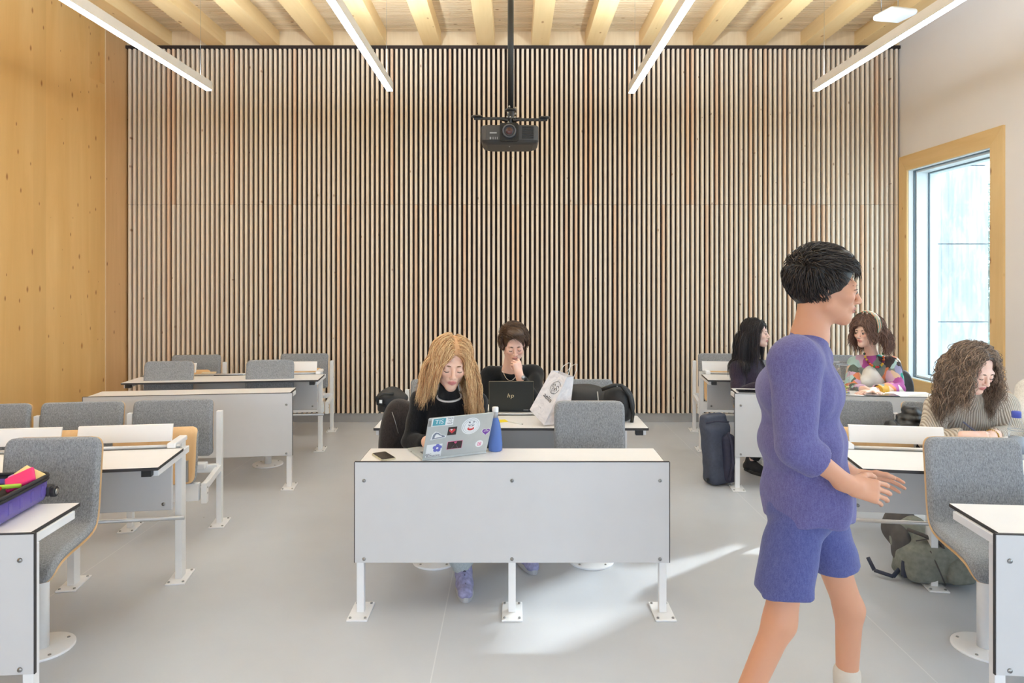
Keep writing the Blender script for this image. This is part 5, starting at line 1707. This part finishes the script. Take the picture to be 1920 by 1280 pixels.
# papers, note and pencil
def sheet(name, label, cat, c, w, h, z, rz, m, th=.002, grp=None):
    mb = MB(); mb.box(-w / 2, w / 2, -h / 2, h / 2, 0, th)
    ob = mb.build(name, m); ob.location = (c[0], c[1], z); ob.rotation_euler = (0, 0, math.radians(rz)); tag(ob, label, cat, grp); return ob
PAP = plain('white_paper', (236, 234, 230), .8, nz=.01)
c = W(908, 775, 4.42)
sheet('notebook', 'white notebook lying left of the black laptop', 'notebook', (-.25, 4.53), .17, .12, .768, 8, PAP, .012)
sheet('sticky_note', 'yellow sticky note on the middle table in front of the black laptop', 'note', (-.075, 4.27), .075, .075, TOP + .0005, 20, flat('yellow_note', (240, 216, 40)), .0012)
r = empty('pencil', (.0, 4.20, TOP)); tag(r, 'white pencil lying on the middle table beside the yellow note', 'pencil')
mb = MB(); mb.tube([(-.03, .045, .004), (.055, -.035, .004)], .0038, 6); mb.build('shaft', flat('pencil_white', (240, 240, 236)), r); mb = MB(); mb.tube([(.055, -.035, .004), (.062, -.0415, .004)], [.0038, .0006], 6); mb.build('tip', M['steel'], r)

# paper carrier bag, tipped against the duffel bag
r = empty('paper_bag', (.20, 4.15, TOP)); tag(r, 'white paper carrier bag with rope handles leaning on the middle table', 'bag'); o = r.location.copy()
t = NT('white_kraft_paper'); nz_ = t.noise(t.mapping(), 16, 5, .6, 1.5); t.color(t.ramp(nz_, [(.3, lin((222, 218, 222))), (.7, lin((244, 240, 242)))])); t.bump(nz_, .7, .012); M['bagpaper'] = t.set(.7)
P8 = [W(993, 768, 4.20), W(1020, 797, 4.11), W(1066, 800, 4.20), W(1030, 775, 4.30), W(1034, 694, 4.20), W(1063, 707, 4.12), W(1076, 706, 4.21), W(1048, 695, 4.29)]
P8 = [Vector(p) for p in P8]
for p in P8[:4]: p.z = max(p.z, TOP + .001)
# resample side walls so that they crease
fr = lambda A, B, C, D, n, m, amp, sd: [(A + (B - A) * (i / n)) * (1 - j / m) + (D + (C - D) * (i / n)) * (j / m) for j in range(m + 1) for i in range(n + 1)]
mb = MB(); rs = random.Random(2)
for (A, B, C, D) in ((0, 1, 5, 4), (1, 2, 6, 5), (2, 3, 7, 6), (3, 0, 4, 7)):
    n, m = 6, 10; g = fr(P8[A], P8[B], P8[C], P8[D], n, m, 0, 0); nn = (P8[B] - P8[A]).cross(P8[D] - P8[A]).normalized()
    g = [p + nn * (rs.gauss(0, .0016) if 0 < i % (n + 1) < n and 0 < i // (n + 1) < m else 0) for i, p in enumerate(g)]
    mb.add(g, [(j * (n + 1) + i, j * (n + 1) + i + 1, (j + 1) * (n + 1) + i + 1, (j + 1) * (n + 1) + i) for j in range(m) for i in range(n)], False)
mb.add(P8[:4], [(3, 2, 1, 0)])
bg = mb.build('bag_body', M['bagpaper'], r, origin=o); md = bg.modifiers.new('s', 'SOLIDIFY'); md.thickness = .0012
A, B, C, D = P8[0], P8[1], P8[5], P8[4]
xx = (B - A); yy = (D - A); Mg = mat4(A, xx, yy); fw_, fh_ = xx.length, yy.length
y_l = Mg.to_3x3().transposed() @ yy
def G(u_, v_): return Vector((fw_ * u_ + y_l.x * v_, y_l.y * v_, .004))
def bring(nm, u0, v0, r1, w_, a0=0, a1=360):
    mb = MB(); mb.M = Mg; c0 = G(u0, v0); pts = [c0 + Vector((r1 * .72 * math.cos(math.radians(q)), r1 * math.sin(math.radians(q)), 0)) for q in np.linspace(a0, a1, 26)]
    mb.tube(pts, w_, 5, False); mb.build(nm, NAVY if 0 else M['black_plastic'], bg, origin=o)
bring('logo_ring', .60, .78, .042, .0011, 40, 370)
for u_, v_ in ((.50, .80), (.70, .82), (.55, .72), (.66, .74)): bring('logo_curl', u_, v_, .010, .0013, 0, 290)
bring('logo_curl', .60, .70, .018, .0011, 200, 340)
text('logo_text', 'aelia', Mg @ Matrix.Translation(G(.52, .50)) , .040, M['black_plastic'], bg, o)
text('small_print', 'maison', Mg @ Matrix.Translation(G(.40, .22)), .008, GREY, bg, o)
for (A, B, hgt) in ((P8[4], P8[5], (W(1068, 680, 4.15))), (P8[7], P8[6], (W(1081, 682, 4.22)))):
    mb = MB(); a_ = A + (B - A) * .45; b_ = A + (B - A) * 1.0; top = Vector(hgt)
    pts = [a_, a_ + (top - a_) * .55 + Vector((-.004, 0, .012)), top + Vector((-.006, 0, .0)), top + Vector((.004, 0, -.002)), b_ + (top - b_) * .5 + Vector((.008, 0, .0)), b_]
    mb.tube(pts, .0022, 6); mb.build('rope_handle', flat('rope_white', (236, 234, 230)), r, origin=o)

# duffel bag
M['nylon'] = plain('black_nylon', (30, 30, 34), .6, nz=.15, nscale=40)
def blob(name, label, cat, s, m, h=.007, origin=None, grp=None):
    V, F = s.mesh(h); c = origin or ((s.lo + s.hi) / 2); c = (float(c[0]), float(c[1]), float(s.lo[2]) if origin is None else float(c[2]))
    r = empty(name, c); tag(r, label, cat, grp)
    b = raw('body', V, F, m, r, c); return r, b, Vector(c)
s = SDF()
s.ell(W(1095, 745, 4.38), (.17, .10, .085), None, .05); s.ell(W(1160, 755, 4.30), (.095, .10, .12), None, .05); s.box((.50, 4.36, .80), (.24, .10, .055), .05, None, .05)
s.wrinkle(.009, 34, 3); s.plane((0, 0, TOP + .001), (0, 0, -1), .01)
r, b, o = blob('duffel_bag', 'black duffel bag lying on the middle table beside the paper bag', 'bag', s, M['nylon'], .006)
mb = MB(); pts = [W(1128, 730, 4.22), W(1150, 722, 4.22), W(1165, 722, 4.22), W(1180, 742, 4.22), W(1187, 775, 4.22), W(1184, 793, 4.24)]
mb.tube(pts, .012, 8); mb.build('strap', M['black_plastic'], r, origin=o)
mb = MB(); mb.tube([W(1120, 734, 4.24), W(1122, 752, 4.21), W(1123, 770, 4.2)], .004, 6); mb.build('zip', M['steel'], r, origin=o)
mb = MB(); mb.sphere(W(1157, 724, 4.205), .004); mb.build('rivet', M['steel'], r, origin=o)

# bag hanging on the seat behind the blonde woman
s = SDF(); s.ell(W(737, 760, 4.62), (.10, .09, .12), None, .04); s.ell(W(735, 745, 4.6), (.11, .07, .05), None, .03); s.wrinkle(.008, 40, 4)
s.plane((0, 0, TOP + .004), (0, 0, -1), .01)
r, b, o = blob('backpack', 'black backpack standing on the table end behind the blonde woman', 'bag', s, M['nylon'])
mb = MB(); pts = [W(738, 738, 4.53), W(718, 738, 4.5), W(706, 745, 4.5), W(708, 757, 4.5), W(722, 760, 4.53)]; mb.tube(pts, .010, 8); st = mb.build('strap', M['black_plastic'], r, origin=o)
mb = MB(); mb.box(*sorted((W(711, 0, 4.48).x, W(716, 0, 4.48).x)), 4.485, 4.49, W(0, 756, 4.48).z, W(0, 750, 4.48).z); mb.build('tag', WHT, st, origin=o)
# coat over the blonde woman's chair
s = SDF(); s.ell(W(748, 790, 3.98), (.085, .10, .13), None, .05); s.ell(W(738, 830, 3.98), (.085, .11, .16), None, .05); s.ell(W(745, 870, 4.0), (.09, .10, .16), None, .05); s.cone(W(760, 770, 4.0), W(880, 800, 4.06), .05, .05, .04)
s.wrinkle(.012, 30, 6, (1, 1, .3))
r, b, o = blob('coat', 'dark brown-black coat draped over the chair of the blonde woman', 'coat', s, fabric('dark_brown_coat', (38, 33, 33), (58, 51, 50), 200), .008)
mb = MB(); mb.tube([W(735, 772, 3.86), W(741, 790, 3.84), W(747, 812, 3.84)], .0016, 5); mb.build('drawstring', M['steel'], r, origin=o)

# tall navy roll-top backpack in the aisle
M['navy'] = plain('slate_navy_canvas', (66, 72, 90), .75, nz=.12, nscale=50); M['navy_dk'] = plain('dark_navy_canvas', (48, 48, 68), .75, nz=.12, nscale=50)
s = SDF(); Rb = Matrix.Rotation(math.radians(-4), 3, 'Y') @ Matrix.Rotation(math.radians(18), 3, 'Z')
s.box((1.625, 5.46, .25), (.105, .085, .245), .05, Rb, .02); s.box((1.60, 5.455, .50), (.105, .05, .06), .03, Rb, .04); s.wrinkle(.006, 26, 8)
s.ell((1.60, 5.455, .58), (.09, .032, .03), None, .02, True)
r, b, o = blob('roll_top_backpack', 'tall slate-navy roll-top backpack standing in the right aisle', 'backpack', s, M['navy'], .006)
s = SDF(); s.box((1.70, 5.415, .22), (.055, .07, .19), .045, Rb, .02); s.wrinkle(.004, 26, 3); V, F = s.mesh(.006); raw('front_pocket', V, F, M['navy_dk'], r, o)
mb = MB(); mb.tube([(1.69, 5.36, .43), (1.715, 5.335, .33), (1.72, 5.33, .2), (1.69, 5.345, .06)], .012, 8); mb.build('strap', M['navy_dk'], r, origin=o)
mb = MB(); mb.tube([(1.52, 5.38, .50), (1.60, 5.37, .515), (1.70, 5.375, .51)], .006, 6); mb.build('rolled_edge', M['navy_dk'], r, origin=o)
mb = MB(); mb.box(1.525, 1.545, 5.37, 5.40, .04, .06); mb.build('buckle', M['black_plastic'], r, origin=o)

# olive backpack on the floor
M['olive'] = plain('sage_olive_canvas', (128, 130, 122), .75, nz=.16, nscale=40); M['olive_dk'] = plain('dark_grey_brown_canvas', (84, 80, 80), .8, nz=.1)
s = SDF(); s.ell((2.24, 3.70, .12), (.125, .12, .122), None, .05); s.ell((2.33, 3.70, .12), (.12, .12, .115), None, .05); s.ell((2.22, 3.82, .20), (.11, .10, .12), None, .05); s.box((2.27, 3.72, .10), (.16, .10, .095), .04, None, .04)
s.wrinkle(.010, 42, 5); s.plane((0, 0, .002), (0, 0, -1), .01)
r, b, o = blob('backpack', 'sage olive backpack lying under the big grey chair on the right', 'backpack', s, M['olive'], .0055)
s = SDF(); s.ell((2.19, 3.86, .23), (.095, .085, .125), None, .04); s.ell((2.14, 3.76, .17), (.05, .07, .10), None, .04); s.wrinkle(.005, 40, 2); V, F = s.mesh(.007); raw('back_panel', V, F, M['olive_dk'], r, o)
s = SDF(); s.ell((2.36, 3.61, .10), (.075, .05, .075), None, .03); s.box((2.36, 3.60, .09), (.07, .035, .06), .025, None, .02); s.wrinkle(.006, 50, 5); V, F = s.mesh(.006); raw('front_pocket', V, F, M['olive'], r, o)
M['strap_n'] = plain('navy_webbing', (52, 58, 76), .8)
mb = MB(); mb.tube([(2.20, 3.60, .20), (2.22, 3.578, .14), (2.25, 3.578, .07), (2.28, 3.60, .02)], .0035, 6); mb.build('seam', M['olive_dk'], r, origin=o)
mb = MB(); mb.tube([(2.16, 3.66, .23), (2.24, 3.63, .255), (2.33, 3.62, .235), (2.40, 3.62, .19)], .0035, 6); mb.build('zip', M['zip_dark'] if 'zip_dark' in M else M['olive_dk'], r, origin=o)
mb = MB(); mb.tube([(2.15, 3.72, .27), (2.20, 3.66, .26), (2.27, 3.62, .23), (2.29, 3.60, .16)], .011, 6); mb.build('shoulder_strap', M['olive_dk'], r, origin=o)
mb = MB()
for A_, B_ in (((2.13, 3.74, .06), (2.06, 3.70, .022)), ((2.06, 3.70, .022), (1.99, 3.76, .03)), ((1.99, 3.76, .03), (1.975, 3.80, .085))): mb.tube([A_, B_], .011, 6)
mb.build('strap', M['strap_n'], r, origin=o)
mb = MB(); mb.box(2.095, 2.135, 3.66, 3.69, .03, .12); mb.build('buckle', M['strap_n'], r, .004, origin=o)
s = SDF(); s.cone(W(1676, 935, 4.02), W(1692, 980, 4.02), .055, .012, .02); s.cone(W(1705, 930, 4.03), W(1694, 970, 4.02), .045, .010, .03); s.wrinkle(.005, 60, 4)
r, b, o = blob('scarf', 'brown cloth hanging down below the near right lecture table', 'cloth', s, fabric('brown_suede', (98, 74, 64), (128, 100, 88), 200), .005)

# puffer jacket on the seat beside the curly haired woman
s = SDF()
for i in range(5): s.ell(W(1700 + 3 * i, 816 - 11 * i, 4.28 + .01 * i) , (.125 - .014 * i, .09, .036), rotm(10 - i * 5, 0, -8 + 3 * i), .008)
s.ell(W(1672, 812, 4.24), (.05, .07, .08), None, .02); s.wrinkle(.008, 60, 12)
r, b, o = blob('puffer_jacket', 'black quilted puffer jacket lying beside the curly haired woman', 'jacket', s, plain('black_shiny_quilt', (34, 34, 38), .38, nz=.2), .006)
# grey jacket over the chair of the headband woman
s = SDF(); s.ell(W(1690, 728, 5.98), (.11, .09, .16), None, .05); s.ell(W(1682, 755, 5.98), (.11, .09, .16), None, .05); s.wrinkle(.010, 36, 14, (1, 1, .3))
r, b, o = blob('jacket', 'charcoal jacket hanging on the chair behind the woman with the headband', 'jacket', s, plain('charcoal_cloth', (66, 68, 74), .85, nz=.1), .008)
# beige coat between curly woman and the edge person
s = SDF(); s.ell(W(1887, 775, 4.42), (.06, .07, .15), None, .04); s.ell(W(1880, 820, 4.40), (.07, .07, .14), None, .04); s.wrinkle(.010, 40, 15, (1, 1, .3))
r, b, o = blob('coat', 'beige coat hung on the seat behind the curly haired woman', 'coat', s, fabric('beige_wool', (176, 152, 132), (206, 188, 170), 200), .008)

# jars with sweets
M['jarglass'] = glass_pane('jar_glass', (.985, .99, .99), .10)
def jar(x, y, z, label, h_=.235, R_=.052, fill=None, lid=True, grp=None):
    r = empty('glass_jar', (x, y, z)); tag(r, label, 'jar')
    mb = MB(); mb.lathe([(.001, .002), (R_ - .003, .002), (R_, .010), (R_, h_ * .70), (R_ * .82, h_ * .80), (R_ * .62, h_ * .85), (R_ * .62, h_ * .90), (R_ * .80, h_ * .93), (R_ * .80, h_ * .955)], n=36)
    b = mb.build('jar_body', M['jarglass'], r); 
    mb = MB(); mb.torus((0, 0, h_ * .95), R_ * .80, .004, 28, 6); mb.torus((0, 0, .006), R_ * .93, .004, 28, 6); mb.build('rim', M['clear_pl'], r)
    if fill == 'sweets':
        rs = random.Random(3)
        cols = [flat('sweet_%d' % i, c, .4) for i, c in enumerate([(236, 222, 150), (240, 236, 226), (226, 170, 176), (170, 190, 120)])]
        ms = [MB() for _ in cols]
        for i in range(110):
            a = rs.uniform(0, 6.28); rr = (R_ - .012) * math.sqrt(rs.random()); zz = .010 + .062 * rs.random() * (1 - .4 * rr / R_)
            k = rs.randrange(4); ms[k].M = Matrix.Translation((rr * math.cos(a), rr * math.sin(a), zz)) @ Matrix.Rotation(rs.uniform(0, 3), 4, 'X') @ Matrix.Rotation(rs.uniform(0, 3), 4, 'Z')
            ms[k].box(-.008, .008, -.0045, .0045, -.0035, .0035)
        for k in range(4):
            q = ms[k].build('sweets', cols[k], r); q['kind'] = 'stuff'
    if fill == 'pink':
        mb = MB(); mb.sphere((0, 0, .04), (.040, .040, .036), 16, 10); mb.sphere((.01, -.01, .085), (.03, .03, .028), 14, 8); mb.build('pink_wrapper', flat('pink_wrap', (226, 152, 176)), r)
    return r
p = W(1580, 738, 5.30); zt = TOP + .002
jar(p.x, 5.30, zt, 'glass jar one third full of yellow sweets on the far right panel desk', fill='sweets')
p2 = W(1572, 738, 5.43); jar(p2.x - .045, 5.40, zt, 'glass jar with pink wrapping inside, behind the jar of yellow sweets', .245, .045, 'pink')
def on(px, py): d_ = (CAMH - TOP) * FPX / (py - 524); return W(px, py, d_)
q = on(1650, 741); sheet('tablet', 'dark tablet lying in front of the woman with the headband', 'tablet', (q.x, q.y - .0), .24, .12, TOP + .0008, -8, plain('slate_glass', (72, 84, 92), .15), .007)
q = on(1540, 741); sheet('paper', 'white paper on the far right panel desk left of the glass jars', 'paper', (q.x, q.y), .20, .13, TOP + .0008, 15, PAP)
q = on(1722, 741); sheet('paper', 'white paper on the far right panel desk right of the dark tablet', 'paper', (q.x, q.y), .14, .12, TOP + .0008, -12, PAP)
q = on(1402, 734); sheet('laptop_sleeve', 'thin black tablet at the aisle corner of the far right panel desk', 'tablet', (q.x, q.y), .16, .12, TOP + .0008, -7, M['pj_dark'], .008)
mb = MB(); p0 = on(1424, 735)
pts = [Vector((p0.x - .02, p0.y, TOP + .012)), Vector((p0.x - .03, p0.y, TOP + .05)), Vector((p0.x + .0, p0.y + .02, TOP + .085)), Vector((p0.x + .05, p0.y + .03, TOP + .075)), Vector((p0.x + .09, p0.y + .04, TOP + .03)), Vector((p0.x + .12, p0.y + .03, TOP + .006))]
mb.tube(pts, .0022, 6); ob = mb.build('cable', WHT, None, origin=(p0.x, p0.y, TOP)); tag(ob, 'thin white cable curling up from the black tablet at the aisle corner', 'cable')
def onz(px, py, z): d_ = (CAMH - z) * FPX / (py - 524); return W(px, py, d_)
for px_, py_, w_, lab, mm, th, rz in ((430, 703, .26, 'dark thin folder lying on the far left lecture table', M['black_plastic'], .006, 6), (392, 700, .12, 'small stack of cream paper on the far left lecture table', plain('cream_paper', (222, 204, 170), .8), .012, 10)):
    q = on(px_, py_); sheet('folder' if 'folder' in lab else 'paper_stack', lab, 'folder' if 'folder' in lab else 'paper', (q.x, q.y), w_, .06, TOP + .0008, rz, mm, th)
q = on(1545, 706); sheet('tablet', 'white-edged tablet lying on the far right lecture table behind the walking man', 'tablet', (q.x, q.y), .22, .08, TOP + .0008, -6, plain('pale_tablet', (196, 200, 206), .2), .007)
q = on(10, 876); 
# near right table: papers, snack, big bottle
q = on(1898, 868); sheet('paper', 'white paper on the near right table behind the large grey chair', 'paper', (q.x, q.y), .10, .14, TOP + .0008, 35, PAP)
q = on(1915, 858); sheet('folder', 'grey folder with a black edge at the right picture edge', 'folder', (q.x + .08, q.y), .26, .12, TOP + .0008, -9, plain('grey_folder', (170, 174, 180), .6), .008)
r = empty('snack_wrapper', (2.66, 3.66, TOP + .003)); q = on(1893, 838); r.location = (q.x, q.y, TOP + .002); tag(r, 'open clear wrapper with brown snacks on the near right table', 'snack')
s = SDF(); s.ell((0, 0, .012), (.045, .035, .012), None, .01); s.wrinkle(.006, 120, 3); V, F = s.mesh(.004); raw('wrapper', V, F, plain('clear_film', (214, 216, 220), .25), r, (0, 0, 0))
for i, (x, y) in enumerate(((-.012, -.01), (.012, -.012), (.0, .008))):
    mb = MB(); mb.sphere((x, y, .026), (.012, .009, .008), 10, 6); mb.build('snack_piece', flat('brown_snack', (150, 84, 52)), r)
r = empty('water_bottle', (0, 0, 0)); q = on(1914, 855); r.location = (q.x, q.y + .03, TOP + .0015); tag(r, 'clear water bottle with a blue cap at the right picture edge', 'bottle')
mb = MB(); mb.lathe([(.030, 0), (.036, .006), (.037, .13), (.030, .16), (.018, .18), (.018, .19)], n=28); mb.build('body', M['jarglass'], r)
mb = MB(); mb.torus((0, 0, .125), .0372, .0012, 28, 6); mb.torus((0, 0, .05), .0372, .0012, 28, 6); mb.torus((0, 0, .004), .033, .002, 28, 6); mb.build('ridge', M['clear_pl'], r)
mb = MB(); mb.lathe([(.034, .003), (.034, .09), (.0001, .091)], n=28); mb.build('water', M['clear_pl'], r)
mb = MB(); mb.lathe([(.021, .186), (.021, .215), (.019, .218), (.0001, .219)], n=24); mb.build('cap', flat('cap_blue', (66, 82, 176)), r)
# pen in the curly haired woman's hand
J = curly.J; w = J['lw']; mb = MB(); r = empty('pen', tuple(w + Vector((.05, -.02, .0)))); tag(r, 'dark pen held by the curly haired woman', 'pen'); o = r.location.copy()
mb.tube([w + Vector((.09, -.035, -.02)), w + Vector((.045, .0, .03)), w + Vector((.0, .03, .075))], .0042, 8); mb.build('barrel', plain('blue_grey_pen', (70, 78, 110), .4), r, origin=o)
mb = MB(); mb.tube([w + Vector((.09, -.035, -.02)), w + Vector((.094, -.038, -.025))], [.004, .001], 8); mb.build('tip', M['steel'], r, origin=o)
q = on(1850, 838); sheet('notebook', 'open white notebook under the hands of the curly haired woman', 'notebook', (2.58, 3.70), .26, .17, .759, -9, PAP, .008)

# open purple suitcase
M['purple_shell'] = plain('glossy_purple_shell', (92, 80, 158), .22, nz=.03); M['zip_black'] = plain('black_zip_tape', (34, 32, 38), .6)
a = math.radians(7); r = empty('suitcase', (-2.105, 2.535, TOP + .001), a); tag(r, 'open purple hard-shell suitcase lying on the lower left desk', 'suitcase')
hx, hy = .27, .19
out = rrect(hx, hy, .05, 8); n_ = len(out)
def ring(sc_, z, dx=0): return [(x * sc_ if abs(x) < 9 else x, y * sc_, z) for x, y in out]
mb = MB(); R_ = [ring(.90, 0), ring(.975, .012), ring(1.0, .035), ring(1.0, .088), ring(.965, .088), ring(.955, .035), ring(.90, .014)]
vs = [p for q_ in R_ for p in q_]; fs = [tuple(range(n_))[::-1], tuple(range(6 * n_, 7 * n_))]
for i in range(6):
    for k in range(n_): fs.append((i * n_ + k, i * n_ + (k + 1) % n_, (i + 1) * n_ + (k + 1) % n_, (i + 1) * n_ + k))
mb.add(vs, fs, True); sh = mb.build('shell', M['purple_shell'], r)
for yy in (-.09, -.02, .05, .12):
    mb = MB(); mb.box(hx - .004, hx + .003, yy - .012, yy + .012, .03, .075); mb.build('moulded_rib', M['purple_shell'], sh, .006)
mb = MB()
for zz in (.092, .104): mb.tube([(x * 1.005, y * 1.005, zz) for x, y in out] + [(out[0][0] * 1.005, out[0][1] * 1.005, zz)], .0075, 6, False)
mb.build('zip', M['zip_black'], r)
mb = MB(); mb.prism([(x * .93, y * .93) for x, y in out], .055, .07); mb.build('lining', M['zip_black'], r)
for sy in (1,):
    mb = MB(); mb.cyl((hx + .006, sy * (hy - .02), .035), (hx + .026, sy * (hy - .02), .035), .021, .021, 20); w_ = mb.build('wheel', M['zip_black'], r, .003)
    mb = MB(); mb.cyl((hx + .026, sy * (hy - .02), .035), (hx + .028, sy * (hy - .02), .035), .012, .012, 16); mb.build('hub', M['steel'], w_)
    mb = MB(); mb.box(hx - .03, hx + .01, sy * (hy - .02) - .025, sy * (hy - .02) + .025, .02, .06); mb.build('wheel_housing', M['zip_black'], r, .008)
stuffc = [('folded_cloth', 'teal and white patterned cloth inside the purple suitcase', (64, 168, 160), (.08, -.04, .085), (.10, .06, .02), 'cloth'), ('pink_card', 'magenta pink card sticking out of the purple suitcase', (232, 44, 120), (.205, .09, .108), (.05, .045, .008), 'card'), ('cream_card', 'cream card behind the pink card in the purple suitcase', (226, 202, 140), (.215, .135, .112), (.05, .03, .008), 'card'), ('lilac_card', 'lilac card left of the pink card in the suitcase', (204, 140, 204), (.165, .12, .105), (.025, .035, .008), 'card'), ('green_marker', 'lime green marker lying in the purple suitcase', (170, 206, 60), (.19, .035, .098), (.045, .008, .008), 'marker'), ('red_marker', 'red marker lying in the purple suitcase', (212, 48, 40), (.13, .02, .096), (.05, .008, .008), 'marker')]
for i, (nm, lab, c, p_, sz, ct) in enumerate(stuffc):
    s = SDF(); R3 = Matrix.Rotation(math.radians((10, 25, -20, 15, 12, -8)[i]), 3, 'Z') @ Matrix.Rotation(math.radians((0, -22, 18, -25, 0, 0)[i]), 3, 'Y') @ Matrix.Rotation(math.radians((0, 18, 25, 12, 0, 0)[i]), 3, 'X')
    s.box((0, 0, 0), sz, min(.004, sz[2] * .6) if ct != 'cloth' else .018, R3, .01)
    if ct == 'cloth': s.wrinkle(.004, 60, 2)
    V, F = s.mesh(.0035)
    mm = flat(nm, c)
    if ct == 'cloth':
        t = NT('teal_patterned_cloth'); v2 = t.node('ShaderNodeTexVoronoi'); v2.inputs['Scale'].default_value = 34; t.link(t.tc.outputs['Object'], v2.inputs['Vector']); t.color(t.ramp(v2.outputs['Distance'], [(.30, lin((40, 166, 160))), (.42, lin((230, 236, 232)))])); mm = t.set(.8)
    ob = raw(nm, V, F, mm, None, (0, 0, 0)); ca, sa = math.cos(a), math.sin(a)
    ob.location = (-2.105 + p_[0] * ca - p_[1] * sa, 2.535 + p_[0] * sa + p_[1] * ca, TOP + .001 + p_[2]); ob.rotation_euler = (0, 0, a); tag(ob, lab, ct)
